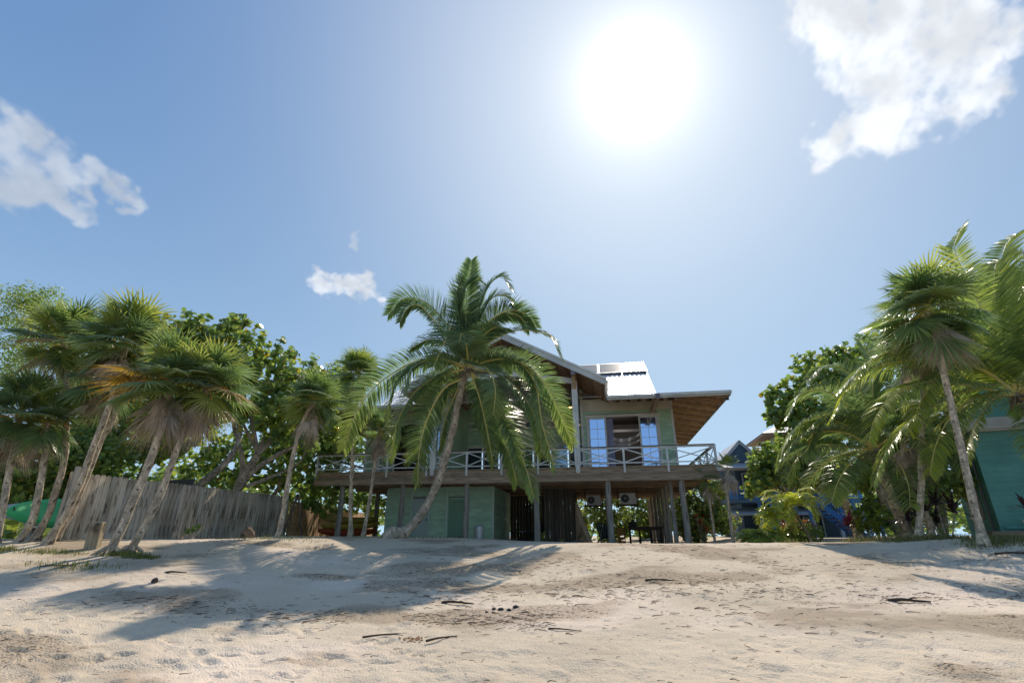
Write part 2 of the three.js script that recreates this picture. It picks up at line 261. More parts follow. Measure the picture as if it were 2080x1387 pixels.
// sticks and stones that can be told apart
function stick(x, d, len, turn, rad, label, fork) {
  const o = thing('stick', label, 'stick', [x, ground(x, -d) + rad * 0.7, -d], turn, 'sticks on the sand'), m = std(0.12, 0.09, 0.07, 0.95, { map: barkTex });
  part(o, 'stem', tube([[-len / 2, 0, 0], [-len * 0.2, rad, len * 0.05], [len * 0.2, 0.4 * rad, -len * 0.02], [len / 2, 0.3 * rad, len * 0.03]], (t) => rad * (1 - 0.6 * t), 9, 6), m);
  if (fork) part(o, 'side_shoot', tube([[-len * 0.05, rad * 0.5, 0.01], [len * 0.15, rad * 1.5, fork], [len * 0.3, rad, fork * 1.8]], (t) => rad * 0.6 * (1 - 0.6 * t), 6, 5), m);
}
stick(-6.9, 11.3, 0.5, -0.14, 0.022, 'short dark stick inside the palm shadow');
stick(-9.6, 11.6, 0.65, 0.3, 0.012, 'thin pale curved stick on sunlit sand by left edge', 0.05);
stick(-1.75, 7.9, 0.62, 0.5, 0.014, 'thin forked stick low on the sand left of husk crumbs', 0.12);
stick(-0.95, 7.75, 0.5, 0.75, 0.016, 'bent brown stick just right of the husk crumbs');
stick(0.75, 8.1, 0.5, -0.45, 0.012, 'long thin twig alone on combed sand below centre');
stick(-0.95, 9.85, 0.62, -0.35, 0.026, 'gnarled dark stick between two weed drifts', 0.06);
stick(11.1, 11.9, 1.0, -0.06, 0.026, 'longest brown branch in drift beside right edge', 0.12);
stick(2.9, 10.9, 0.55, -0.1, 0.018, 'straight dark twig across the middle drift', 0.05);
stick(6.55, 9.25, 0.6, -0.3, 0.03, 'thick brown branch in right middle drift', -0.1);
function pebbleGeo(r0, seed, sx, sy, sz) { const g = new THREE.IcosahedronGeometry(r0, 2), p = g.attributes.position; for (let i = 0; i < p.count; i++) { const x = p.getX(i), y = p.getY(i), z = p.getZ(i), n = 1 + 0.35 * (vnoise(x / r0 * 1.7 + seed, y / r0 * 1.7 + z / r0 * 1.3 + 9, seed) - 0.5); p.setXYZ(i, x * n * sx, y * n * sy, z * n * sz); } g.computeVertexNormals(); return g; }
function stone(name, cat, x, d, r0, sc, c, label, sink = 0.4, group) { const m = new THREE.Mesh(pebbleGeo(r0, Math.abs(x * 7 + d), ...sc), std(...c, 0.9, { map: barkTex })); m.name = numbered(name); m.position.set(x, ground(x, -d) + r0 * sc[1] * sink, -d); m.castShadow = m.receiveShadow = true; scene.add(m); tag(m, label, cat, group); }
stone('coconut_husk', 'husk', -6.85, 10.6, 0.06, [1.1, 1, 1], [0.12, 0.09, 0.08], 'small dark round husk on sand under the long shadow tip');
stone('driftwood_lump', 'driftwood', 2.1, 17.0, 0.1, [1.9, 0.55, 0.7], [0.08, 0.06, 0.05], 'low dark driftwood lump on the crest before the white column');
for (let k = 0; k < 6; k++) stone('dark_pebble', 'pebble', -0.42 + k * 0.085 + (k % 3) * 0.03, 9.35 + (k % 2) * 0.11 + (k % 3) * 0.04, 0.022 + 0.008 * (k % 3), [1.3, 0.7, 1], [0.06, 0.065, 0.07], ['leftmost', 'second from left', 'third from left', 'third from right', 'second from right', 'rightmost'][k] + ' dark pebble of the six clustered mid beach', 0.4, 'dark pebbles in a cluster');
stone('garden_rock', 'rock', -8.88, 18, 0.24, [0.95, 1.2, 0.9], [0.3, 0.23, 0.18], 'brown pointed rock at the foot of the grey fence', 0.35);
{ // orange crumbs of a broken husk and a yellow leaf
  const o = thing('husk_crumbs', 'orange brown husk crumbs scattered in one small patch', 'crumbs', [-1.35, ground(-1.35, -7.75), -7.75]), r = RNG(31), g = []; o.userData.kind = 'stuff';
  for (let k = 0; k < 60; k++) { const b = pebbleGeo(0.006 + r() * 0.008, k, 1.4, 0.5, 1), x = (r() + r() - 1) * 0.2, z = (r() + r() - 1) * 0.14; b.translate(x, ground(-1.35 + x, -7.75 + z) - o.position.y + 0.004, z); g.push(b); }
  part(o, 'crumbs', merge(g), std(0.36, 0.2, 0.09, 0.95)).userData.kind = 'stuff';
}

// ------------------------------------------------------------------ the raised house; its own axes: x along the front, -z inland, y up
const house = thing('stilt_house', 'pale green wooden house on tall posts with white crossed railings', 'house', [0, 0, -24.2], -10 * Math.PI / 180);
const CU = -0.4, FLOOR = 3.27, uL = -10.05, uR = 9.25;
{ // posts on round footings
  const rows = [[0.12, [-8.55, -5.4, -2.2, 1.12, 4.4, 7.62]], [4.3, [-8.55, -5.4, -2.2, 1.12, 4.4]], [8.7, [-8.55, -5.4, -2.2, 1.12, 4.4]], [13, [-8.55, -5.4, -2.2, 1.12, 4.4]]];
  const spots = []; for (const [v, us] of rows) for (const u of us) spots.push([u, v]);
  for (const v of [0.7, 2.7, 4.5, 6.6, 8.8, 11.2, 13.3]) spots.push([7.2, v]);
  const r = RNG(8); const geos = [0, 1, 2].map((k) => tube([[0, -0.5, 0], [0.01, 0.8, 0.01 * k], [-0.01, 1.8, 0], [0, 2.63, 0]], (t) => 0.145 - 0.02 * t, 10, 12, { rough: 0.03, seed: k * 5 }));
  for (const [u, v] of spots) { const m = part(house, 'post', geos[Math.floor(r() * 3)], M.post); m.position.set(u, 0, -v); m.rotation.y = r() * 6; if (u === 7.2) m.scale.set(0.72, 1, 0.72); }
}
{ // deck: front beams, rim board, joists, cross beams, floor boards
  const cuts = [uL, -6.9, -3.6, 1.05, 4.4, uR];
  for (let k = 0; k < cuts.length - 1; k++) part(house, 'front_beam', box(cuts[k + 1] - cuts[k] - 0.006, 0.29, 0.09, (cuts[k] + cuts[k + 1]) / 2, 2.775 + (k % 2) * 0.012, 0.03 + 0.008 * (k % 2)), M.deck[k % 3]);
  const rim = [uL, -5.2, -0.5, 4.1, uR];
  for (let k = 0; k < rim.length - 1; k++) part(house, 'rim_board', box(rim[k + 1] - rim[k] - 0.005, 0.3, 0.05, (rim[k] + rim[k + 1]) / 2, 3.085, 0.0 - 0.004 * (k % 2)), M.deck[(k + 1) % 3]);
  for (const u of [uL + 0.025, uR - 0.025]) part(house, 'rim_board', box(0.05, 0.3, 14, u, 3.085, -7.03), M.deck[1]);
  for (let u = uL + 0.5; u < uR - 0.2; u += 0.61) part(house, 'joist', box(0.05, 0.24, 13.9, u, 3.11, -7), M.deck[Math.floor(uvr() * 3)]);
  for (const v of [2.2, 4.3, 6.5, 8.7, 10.9, 13]) part(house, 'cross_beam', box(uR - uL - 0.3, 0.26, 0.14, (uL + uR) / 2, 2.83, -v), M.deck[1]);
  for (let k = 0; k < 21; k++) part(house, 'deck_board', box(uR - uL + 0.04, 0.03, 0.138, (uL + uR) / 2, 3.255, 0.0 - k * 0.145), M.deck[k % 3]);
  part(house, 'floor_deck', box(uR - uL - 0.02, 0.03, 11, (uL + uR) / 2, 3.252, -8.5), M.deck[0]);
}
{ // crossed railings
  const rail = (name, pts) => {                                       // posts at pts [[u, v] ...]
    const g = sub(house, name), P = [];
    for (let k = 0; k < pts.length; k++) { const [u, v] = pts[k]; part(g, 'railing_post', box(0.09, 1.14, 0.09, u, 3.56, -v), M.white); P.push(V(u, 0, -v)); }
    for (let k = 0; k < pts.length - 1; k++) {
      const a = P[k], b = P[k + 1], d = b.clone().sub(a).normalize().multiplyScalar(0.047), A = a.clone().add(d), B = b.clone().sub(d), at = (q, y) => [q.x, y, q.z];
      part(g, 'top_rail', beam(at(A, 4.095), at(B, 4.095), 0.05, 0.07), M.white); part(g, 'bottom_rail', beam(at(A, 3.42), at(B, 3.42), 0.045, 0.05), M.white);
      const n = V(-d.z, 0, d.x).normalize().multiplyScalar(0.011), s = (q, sg) => V(q.x + n.x * sg, 0, q.z + n.z * sg);
      part(g, 'cross_brace', beam(at(s(A, 1), 3.45), at(s(B, 1), 4.05), 0.02, 0.045), M.white); part(g, 'cross_brace', beam(at(s(A, -1), 4.05), at(s(B, -1), 3.45), 0.02, 0.045), M.white);
      part(g, 'handrail', beam(at(a, 4.15), at(b, 4.15), 0.13, 0.036), M.capRail);
    }
  };
  rail('front_railing', [-10.0, -8.12, -6.25, -4.2, -2.2, -0.5, 1.24, 3.1, 5.2, 7.12, 9.2].map((u) => [u, -0.03]));
  rail('side_railing', [0.02, 1.9, 3.8, 5.7, 7.6, 9.5, 11.4, 13.3].map((v) => [9.2, v + 0.0]));
  rail('side_railing', [0.02, 1.9, 3.8, 5.7, 7.6, 9.5, 11.4, 13.3].map((v) => [-10.0, v]));
}
{ // walls of lapped boards; a doorway is left open in each wing
  const WV = 2.6, lap = 0.152;
  const wing = (u0, u1, d0, d1) => {
    const g = sub(house, 'wing_wall'); let k = 0;
    for (let y = FLOOR; y < 6.44; y += lap, k++) {
      const mat = M.green[(k * 7 + 3) % 3], bd = (p, q) => { const m = part(g, 'siding_board', box(q - p, lap + 0.02, 0.022), mat); m.position.set((p + q) / 2, y + lap / 2, -WV); m.rotation.x = -0.075; };
      if (y > 6.16) bd(u0, u1); else { bd(u0, d0); bd(d1, u1); }
    }
    part(g, 'wall_core', box(d0 - u0 - 0.02, 3.8, 0.1, (u0 + d0) / 2, 5.16, -WV - 0.08), M.room); part(g, 'wall_core', box(u1 - d1 - 0.02, 3.8, 0.1, (u1 + d1) / 2, 5.16, -WV - 0.08), M.room); part(g, 'wall_core', box(d1 - d0 + 0.04, 0.8, 0.1, (d0 + d1) / 2, 6.62, -WV - 0.085), M.room);
    part(g, 'frieze_board', box(u1 - u0, 0.66, 0.03, (u0 + u1) / 2, 6.78, -WV + 0.012), M.cream);
    for (const u of [u0, u1]) part(g, 'corner_board', box(0.11, 3.7, 0.13, u, 5.12, -WV), M.white);
  };
  wing(3.3, 7.9, 3.5, 7.22); wing(-8.7, -4.1, -8.02, -4.3);
  for (const [u, a] of [[7.9, -1], [-8.7, 1]]) { const g = sub(house, 'side_wall'); let k = 0; for (let y = FLOOR; y < 6.9; y += lap, k++) { const m = part(g, 'siding_board', box(0.022, lap + 0.02, 11.2, 0, 0, 0), M.green[(k * 5) % 3]); m.position.set(u - a * 0.0, y + lap / 2, -8.26); m.rotation.z = a * 0.075; } part(g, 'wall_core', box(0.1, 3.8, 11.1, u + a * 0.09, 5.16, -8.3), M.room); }
  // sliding door sets
  const doorSet = (d0, d1, flip) => {
    const g = sub(house, 'sliding_door'), z = -WV + 0.03, T = 6.16, B = FLOOR + 0.02;
    part(g, 'door_frame', merge([box(d1 - d0 + 0.14, 0.13, 0.14, (d0 + d1) / 2, T + 0.02, z), box(0.09, T - B, 0.14, d0, (T + B) / 2 - 0.03, z), box(0.09, T - B, 0.14, d1, (T + B) / 2 - 0.03, z), box(d1 - d0 - 0.1, 0.05, 0.14, (d0 + d1) / 2, B, z)]), M.white);
    for (const [a, b] of [[d0 + 0.05, d0 + 0.98], [d1 - 0.98, d1 - 0.05]]) {
      const w = 0.075, y0 = B + 0.03, y1 = T - 0.05, c = (a + b) / 2;
      part(g, 'door_sash', merge([box(w, y1 - y0, 0.05, a + w / 2, (y0 + y1) / 2, z - 0.02), box(w, y1 - y0, 0.05, b - w / 2, (y0 + y1) / 2, z - 0.02), box(b - a - 2 * w, w, 0.05, c, y1 - w / 2, z - 0.02), box(b - a - 2 * w, 0.14, 0.05, c, y0 + 0.07, z - 0.02)]), M.white);
      const rows = 5, pw = (b - a - 2 * w) / 2, py0 = y0 + 0.14, ph = (y1 - w - py0) / rows;
      for (let i = 0; i < 2; i++) for (let j = 0; j < rows; j++) { const m = part(g, 'pane', box(pw - 0.018, ph - 0.018, 0.012, 0, 0, 0), M.mirrorGlass); m.position.set(a + w + pw * (i + 0.5), py0 + ph * (j + 0.5), z - 0.025); m.rotation.x = (hash2(i, j, 3) - 0.5) * 0.01; m.rotation.y = (hash2(j, i, 5) - 0.5) * 0.012; }
      part(g, 'muntin', merge([box(0.02, y1 - w - py0, 0.024, c, (py0 + y1 - w) / 2, z - 0.02), ...[1, 2, 3, 4].map((j) => box(b - a - 2 * w, 0.02, 0.022, c, py0 + ph * j, z - 0.02))]), M.white);
    }
    // gathered curtain beside the opening
    const pos = [], idx = [], uv = []; const cx = flip ? d1 - 1.0 : d0 + 1.0, dir = flip ? -1 : 1;
    for (let i = 0; i <= 30; i++) for (let j = 0; j <= 1; j++) { pos.push(cx + dir * i * 0.011, j ? T - 0.1 : FLOOR + 0.06, z - 0.16 + 0.035 * Math.sin(i * 1.25)); uv.push(i / 30, j); }
    for (let i = 0; i < 30; i++) idx.push(i * 2, i * 2 + 2, i * 2 + 1, i * 2 + 2, i * 2 + 3, i * 2 + 1);
    part(g, 'curtain', mesh(pos, idx, uv), M.lilac);
  };
  doorSet(3.56, 7.18, false); doorSet(-7.98, -4.36, true);
  // rooms behind the doors
  const room = (u0, u1) => { const g = sub(house, 'room'); part(g, 'room_wall', box(u1 - u0, 3.7, 0.1, (u0 + u1) / 2, 5.1, -7.0), M.room); part(g, 'room_floor', box(u1 - u0, 0.04, 4.3, (u0 + u1) / 2, FLOOR + 0.02, -4.85), M.roomFloor); part(g, 'room_ceiling', box(u1 - u0, 0.06, 4.3, (u0 + u1) / 2, 6.62, -4.86), M.room); part(g, 'room_wall', box(0.1, 3.7, 4.3, u0 + 0.08, 5.1, -4.9), M.room); return g; };
  const rr = room(3.3, 7.84); room(-8.64, -4.1);
  // bed canopy with hanging swags seen through the doorway
  part(rr, 'bed_canopy', box(1.9, 0.14, 0.1, 5.4, 5.72, -4.4), M.cloth);
  for (const [y, s] of [[5.55, 0.26], [5.25, 0.2]]) { const pos = [], idx = [], uv = []; for (let i = 0; i <= 24; i++) for (let j = 0; j <= 1; j++) { const t = i / 24; pos.push(4.5 + 1.8 * t, y - s * 4 * t * (1 - t) - j * (0.12 + 0.1 * 4 * t * (1 - t)), -4.3 - 0.05 * Math.sin(i) * j); uv.push(t, j); } for (let i = 0; i < 24; i++) idx.push(i * 2, i * 2 + 1, i * 2 + 2, i * 2 + 2, i * 2 + 1, i * 2 + 3); part(rr, 'swag', mesh(pos, idx, uv), M.cloth); }
  part(rr, 'bed', box(1.9, 0.55, 1.9, 5.5, FLOOR + 0.33, -5.5), std(0.12, 0.1, 0.1, 0.9));
  const disc = part(rr, 'ceiling_lamp', new THREE.CylinderGeometry(0.11, 0.11, 0.03, 20), std(0.8, 0.8, 0.8, 0.5, { emissive: col(1, 0.96, 0.88), emissiveIntensity: 1.4 })); disc.position.set(5.25, 6.57, -4.2);
  const dl = new THREE.PointLight(col(1, 0.95, 0.86), 1.2); dl.position.set(5.25, 6.5, -4.2); dl.castShadow = true; house.add(dl);
  // porch recess: side walls and the back wall with glazed doors and high lights
  for (const u of [3.3, -4.1]) part(house, 'porch_side_wall', box(0.12, 5.0, 4.4, u, 5.75, -4.8), M.green[0]);
  { const g = sub(house, 'porch_back_wall'), z = -6.9; let k = 0;
    part(g, 'wall_core', box(7.4, 2.6, 0.1, CU, 8.3, z - 0.05), M.green[1]);
    for (let y = 5.5; y < 6.5; y += lap, k++) part(g, 'siding_board', box(7.35, lap + 0.012, 0.024, CU, y + lap / 2, z + 0.003 * (k % 2)), M.green[k % 3]);
    for (let k = 0; k < 6; k++) { const u = -3.55 + k * 1.24; part(g, 'high_window', box(1.08, 0.3, 0.02, u + 0.03, 6.78, z + 0.01), std(0.7, 0.78, 0.85, 0.05, { metalness: 0.95 })); part(g, 'mullion', box(0.16, 0.46, 0.1, u + 0.65, 6.78, z + 0.02), M.white); }
    part(g, 'window_head', box(7.4, 0.1, 0.12, CU, 6.98, z + 0.025), M.white); part(g, 'window_sill', box(7.4, 0.08, 0.12, CU, 6.57, z + 0.02), M.white); part(g, 'door_head', box(7.4, 0.12, 0.1, CU, 5.46, z + 0.02), M.white);
    for (let k = 0; k < 7; k++) part(g, 'glass_door', box(0.96, 2.1, 0.03, -3.6 + k * 1.06, 4.36, z), k === 5 ? M.mirrorGlass : M.darkGlass);
    for (let k = 0; k < 8; k++) part(g, 'door_stile', box(0.1, 2.14, 0.07, -4.05 + k * 1.06, 4.35, z + 0.01), M.white);
  }
}
{ // gable porch: columns, truss, boarded ceiling, fascias, metal sheets
  const g = sub(house, 'porch_gable'), S = 0.533, half = 4.97, yE = 7.15, F = 0.85, B = -6.35, yR = yE + S * half;
  const yAt = (du) => yR - S * Math.abs(du);
  for (const du of [-3.5, 3.5]) {
    part(house, 'porch_column', box(0.27, 4.1, 0.27, CU + du, 5.35, -0.02), M.white);
    part(house, 'column_foot', box(0.19, 0.3, 0.1, CU + du, 3.17, 0.09), M.white);
    part(g, 'purlin', box(0.2, 0.26, 3.2, CU + du, yAt(3.5) - 0.32, -0.75), M.rafter); part(g, 'purlin_cap', box(0.206, 0.266, 0.03, CU + du, yAt(3.5) - 0.32, 0.866), std(0.2, 0.17, 0.2, 0.7));
    part(g, 'corbel', prism([[0, 0], [-0.55, 0], [-0.1, -0.5], [0, -0.5]], 0.16).rotateY(Math.PI / 2).translate(CU + du, yAt(3.5) - 0.45, 0.115), M.rafter);
  }
  // white truss between the columns: sloping ties, king post, short posts, struts
  for (const s of [-1, 1]) {
    part(g, 'truss_tie', beam([CU + s * 3.4, 7.42, 0.0], [CU + s * 0.05, 8.0, 0.0], 0.14, 0.26), M.white);
    part(g, 'truss_post', box(0.2, 0.78, 0.135, CU + s * 1.72, 8.2, 0.001), M.white);
    part(g, 'truss_strut', beam([CU + s * 1.72, 8.52, 0.003], [CU + s * 0.05, 8.12, 0.003], 0.125, 0.24), M.white);
  }
  part(g, 'king_post', box(0.22, 1.2, 0.15, CU, 8.6, 0.002), M.white);
  // ceiling boards run inland, rafters above the outer edge
  const sl = Math.hypot(half, S * half), nb = 27, w = sl / nb;
  for (const s of [-1, 1]) for (let k = 0; k < nb; k++) {
    const c = (k + 0.5) / nb * half, q = part(g, 'ceiling_board', box(w - 0.008, 0.02, F - B - 0.1, 0, 0, 0), M.soffit[(k * 5 + (s > 0 ? 1 : 0)) % 3]);
    q.position.set(CU + s * c, yAt(c) - 0.17, (F + B) / 2 - 0.05); q.rotation.z = -s * Math.atan(S);
    if (k % 3 === 0) { const sh = part(g, 'roof_sheet', box(w * 3 - 0.006, 0.03, F - B, 0, 0, 0), M.roof); const c2 = (k + 1.5) / nb * half; sh.position.set(CU + s * c2, yAt(c2) + 0.03, (F + B) / 2); sh.rotation.z = -s * Math.atan(S); const rb = part(sh, 'seam', box(0.03, 0.04, F - B, 0, 0.03, 0), M.roof); rb.position.x = 0; }
  }
  for (const s of [-1, 1]) {
    part(g, 'rake_fascia', beam([CU + s * (half + 0.02), yE - 0.1, F + 0.03], [CU + s * 0.02, yR - 0.1, F + 0.03], 0.05, 0.3), M.fascia);
    part(g, 'rake_trim', beam([CU + s * (half + 0.06), yE + 0.035, F + 0.055], [CU + s * 0.02, yR + 0.055, F + 0.055], 0.1, 0.09), M.white);
    part(g, 'side_fascia', box(0.05, 0.3, 3.0, CU + s * (half + 0.01), yE - 0.09, F - 1.56), M.fascia);
    part(g, 'gutter', box(0.12, 0.12, 3.0, CU + s * (half + 0.1), yE - 0.04, F - 1.56), M.white);
  }
  part(g, 'ridge_cap', box(0.3, 0.04, F - B, CU, yR + 0.07, (F + B) / 2), M.roof);
}
{ // main roof: low skirt all round, steep upper slopes, overhang boarded underneath
  const eL = -11.0, eR = 10.2, vF = -0.3, vB = 14.6, yT = 6.5, uSL = -7.9, uSR = 7.1, vS = 2.0, vSB = 12.3, yS = 7.075, vRi = 7.2, yRi = 10.45;
  const g = sub(house, 'main_roof');
  const quad = (a, b, c, d, th) => { // a slab whose top is a,b,c,d
    const P = [a, b, c, d].map((p) => V(...p)), n = V().crossVectors(P[1].clone().sub(P[0]), P[3].clone().sub(P[0])).normalize(); if (n.y < 0) n.negate(); const Q = P.map((p) => p.clone().addScaledVector(n, -th)), pos = [], idx = [], all = [...P, ...Q];
    const f = (i, j, k, l) => { const o = pos.length / 3; for (const q of [i, j, k, l]) pos.push(...all[q].toArray()); idx.push(o, o + 1, o + 2, o, o + 2, o + 3); };
    f(0, 1, 2, 3); f(7, 6, 5, 4); f(0, 4, 5, 1); f(1, 5, 6, 2); f(2, 6, 7, 3); f(3, 7, 4, 0);
    const uv = []; for (let i = 0; i < pos.length; i += 3) uv.push(pos[i], pos[i + 2]); return mesh(pos, idx, uv);
  };
  const skirtF = (u0, u1, i0, i1) => quad([u0, yT, -vF], [u1, yT, -vF], [i1, yS, -vS], [i0, yS, -vS], 0.03);
  const wide = 0.95;
  // front skirt either side of the porch gable, and the right and left skirts, laid in sheets with a seam each
  const inner = (u) => clamp(u, uSL, uSR);
  for (const [a, b] of [[4.62, eR], [eL, -5.42]]) for (let u = a; u < b - 0.01; u += wide) { const e = Math.min(u + wide, b); part(g, 'roof_sheet', skirtF(u, e - 0.004, inner(u), inner(e - 0.004)), M.roof); for (let s = 0.12; s < e - u; s += 0.24) { const uu = u + s; part(g, 'roof_rib', beam([uu, yT + 0.012, -vF + 0.02], [inner(uu), yS + 0.012, -vS], 0.035, 0.028), M.roof); } }
  for (const [e, i] of [[eR, uSR], [eL, uSL]]) for (let v = vF; v < vB - 0.01; v += wide * 1.5) { const w = Math.min(v + wide * 1.5, vB), iv = (q) => clamp(q, vS, vSB); part(g, 'roof_sheet', quad([e, yT, -v], [e, yT, -(w - 0.004)], [i, yS, -iv(w - 0.004)], [i, yS, -iv(v)], 0.03), M.roof); }
  part(g, 'roof_sheet', quad([eL, yT, -vB], [eR, yT, -vB], [uSR, yS, -vSB], [uSL, yS, -vSB], 0.03), M.roof);
  // steep slopes
  for (let u = uSL; u < uSR - 0.01; u += 0.5) { const e = Math.min(u + 0.5, uSR); part(g, 'roof_sheet', quad([u, yS + 0.01, -vS + 0.05], [e - 0.004, yS + 0.01, -vS + 0.05], [e - 0.004, yRi, -vRi], [u, yRi, -vRi], 0.03), M.roof); part(g, 'roof_rib', beam([u + 0.03, yS + 0.03, -vS + 0.06], [u + 0.03, yRi + 0.02, -vRi], 0.03, 0.04), M.roof); part(g, 'roof_rib', beam([u + 0.28, yS + 0.025, -vS + 0.06], [u + 0.28, yRi + 0.015, -vRi], 0.03, 0.022), M.roof); }
  part(g, 'roof_sheet', quad([uSL, yS, -vSB], [uSR, yS, -vSB], [uSR, yRi, -vRi], [uSL, yRi, -vRi], 0.03), M.roof);
  for (const u of [uSL + 0.1, uSR - 0.1]) part(g, 'gable_wall', prism([[-vS - 0.1, yS - 0.1], [-vSB + 0.1, yS - 0.1], [-vRi, yRi - 0.08]], 0.08).rotateY(-Math.PI / 2).translate(u, 0, 0), M.green[0]);
  part(g, 'ridge_cap', box(uSR - uSL, 0.05, 0.34, (uSL + uSR) / 2, yRi + 0.03, -vRi), M.roof);
  part(g, 'rake_trim', beam([uSR + 0.02, yS, -vS], [uSR + 0.02, yRi + 0.02, -vRi], 0.08, 0.14), M.white);
  // solar panels on the upper front slope
  const sl = (yRi - yS) / (vRi - vS), ang = Math.atan(sl);
  for (let k = 0; k < 4; k++) for (let j = 0; j < 1; j++) { const u = 1.55 + k * 1.42 + 0.66, v = 6.15, p = new THREE.Group(); p.name = 'solar_panel'; p.position.set(u, yS + sl * (v - vS) + 0.17, -v); p.rotation.x = ang; g.add(p); part(p, 'cells', box(1.3, 0.03, 1.98, 0, 0.012, 0), M.panel); part(p, 'panel_frame', merge([box(0.035, 0.05, 2.04, -0.67, 0, 0), box(0.035, 0.05, 2.04, 0.67, 0, 0), box(1.3, 0.05, 0.03, 0, 0, 1.0), box(1.3, 0.05, 0.03, 0, 0, -1.0)]), M.panelFrame); part(p, 'mount', box(1.3, 0.1, 0.04, 0, -0.08, 0.96), M.black); }
  // fascias, gutter
  for (const [a, b] of [[4.62, eR], [eL, -5.42]]) { part(g, 'fascia', box(b - a, 0.17, 0.03, (a + b) / 2, yT - 0.105, -vF - 0.02), M.fascia); part(g, 'gutter', box(b - a + 0.04, 0.09, 0.11, (a + b) / 2, yT - 0.06, -vF + 0.055), M.white); part(g, 'drip_edge', box(b - a, 0.02, 0.1, (a + b) / 2, yT + 0.005, -vF + 0.05), M.fascia); }
  for (const e of [eR, eL]) part(g, 'fascia', box(0.03, 0.17, vB - vF, e + (e > 0 ? -0.02 : 0.02), yT - 0.105, -(vF + vB) / 2), M.fascia);
  // overhang: rafters and boards
  const slF = (yS - yT) / (vS - vF), slR = (yS - yT) / (eR - uSR);
  for (const [a, b] of [[4.75, 7.95], [-8.75, -5.5]]) for (let u = a; u < b; u += 0.505) for (const o of [-0.035, 0.035]) part(g, 'rafter_pair', beam([u + o, yT - 0.185, -vF - 0.06], [u + o, yT - 0.185 + slF * 2.85, -vF - 2.9], 0.04, 0.27), M.soffit[2]);
  for (const [e, w, s] of [[eR, 7.97, 1], [eL, -8.77, -1]]) {
    for (let v = 0.1; v < vB - 0.2; v += 1.3) { const run = Math.min(Math.abs(e - w) - 0.06, (v - vF) * slF / slR); if (run > 0.3) part(g, 'rafter', beam([e - s * 0.06, yT - 0.12, -v], [e - s * (0.06 + run), yT - 0.12 + slR * run, -v], 0.09, 0.2), M.rafter); }
    const n = 14, span = Math.abs(e - w) - 0.04; for (let k = 0; k < n; k++) { const u = e - s * (0.05 + (k + 0.5) / n * span), v0 = vF + 0.06 + Math.abs(e - u) * slR / slF, q = part(g, 'soffit_board', box(span / n - 0.008, 0.018, vB - v0), M.soffit[k % 3]); q.position.set(u, yT - 0.045 + slR * Math.abs(e - u), -(v0 + vB) / 2); q.rotation.z = -s * Math.atan(slR); }
  }
  for (const [a0, b0] of [[4.7, eR - 0.05], [eL + 0.05, -5.5]]) for (let k = 0; k < 12; k++) { const v = vF + 0.08 + (k + 0.5) / 12 * 2.8, cut = (v - vF) * slF / slR, a = Math.max(a0, eL + cut), b = Math.min(b0, eR - cut), q = part(g, 'soffit_board', box(b - a, 0.018, 2.8 / 12 - 0.006), M.soffit[(k + 1) % 3]); q.position.set((a + b) / 2, yT - 0.046 + slF * (v - vF), -v); q.rotation.x = Math.atan(slF); }
  // heavy outlooker beams that carry the overhang
  for (const u of [6.95, -7.75]) { part(g, 'outlooker', box(0.18, 0.24, 3.1, u, 6.36, -1.1), M.rafter); part(g, 'outlooker_cap', box(0.19, 0.25, 0.03, u, 6.36, 0.465), std(0.16, 0.14, 0.17, 0.7)); }
  const fl = sub(g, 'flood_lamp'); part(fl, 'lamp_head', box(0.12, 0.09, 0.1, eR - 0.1, 6.22, -0.1), M.black); part(fl, 'bracket', box(0.03, 0.1, 0.03, eR - 0.1, 6.3, -0.1), M.black);
}
// pendant lamps in the porch
{
  const p = thing('pendant_lamp', 'pendant lamp glowing under the porch gable beside the white column', 'lamp', [0, 0, 0]);
  p.position.copy(house.localToWorld ? V(2.72, 6.75, -2.6).applyAxisAngle(UPV, house.rotation.y).add(house.position) : V());
  part(p, 'cord', new THREE.CylinderGeometry(0.008, 0.008, 1.0, 6).translate(0, 0.6, 0), M.black);
  part(p, 'shade', new THREE.LatheGeometry([[0.02, 0.1], [0.07, 0.08], [0.14, 0.0], [0.145, -0.01]].map((a) => new THREE.Vector2(...a)), 20), std(0.2, 0.12, 0.06, 0.4, { side: THREE.DoubleSide, metalness: 0.6 }));
  part(p, 'bulb', new THREE.SphereGeometry(0.05, 14, 10).translate(0, -0.03, 0), std(0.9, 0.7, 0.4, 0.4, { emissive: col(1, 0.62, 0.25), emissiveIntensity: 3 }));
  const l = new THREE.PointLight(col(1, 0.7, 0.4), 0.8); l.position.set(0, -0.03, 0); l.castShadow = true; p.add(l);
}

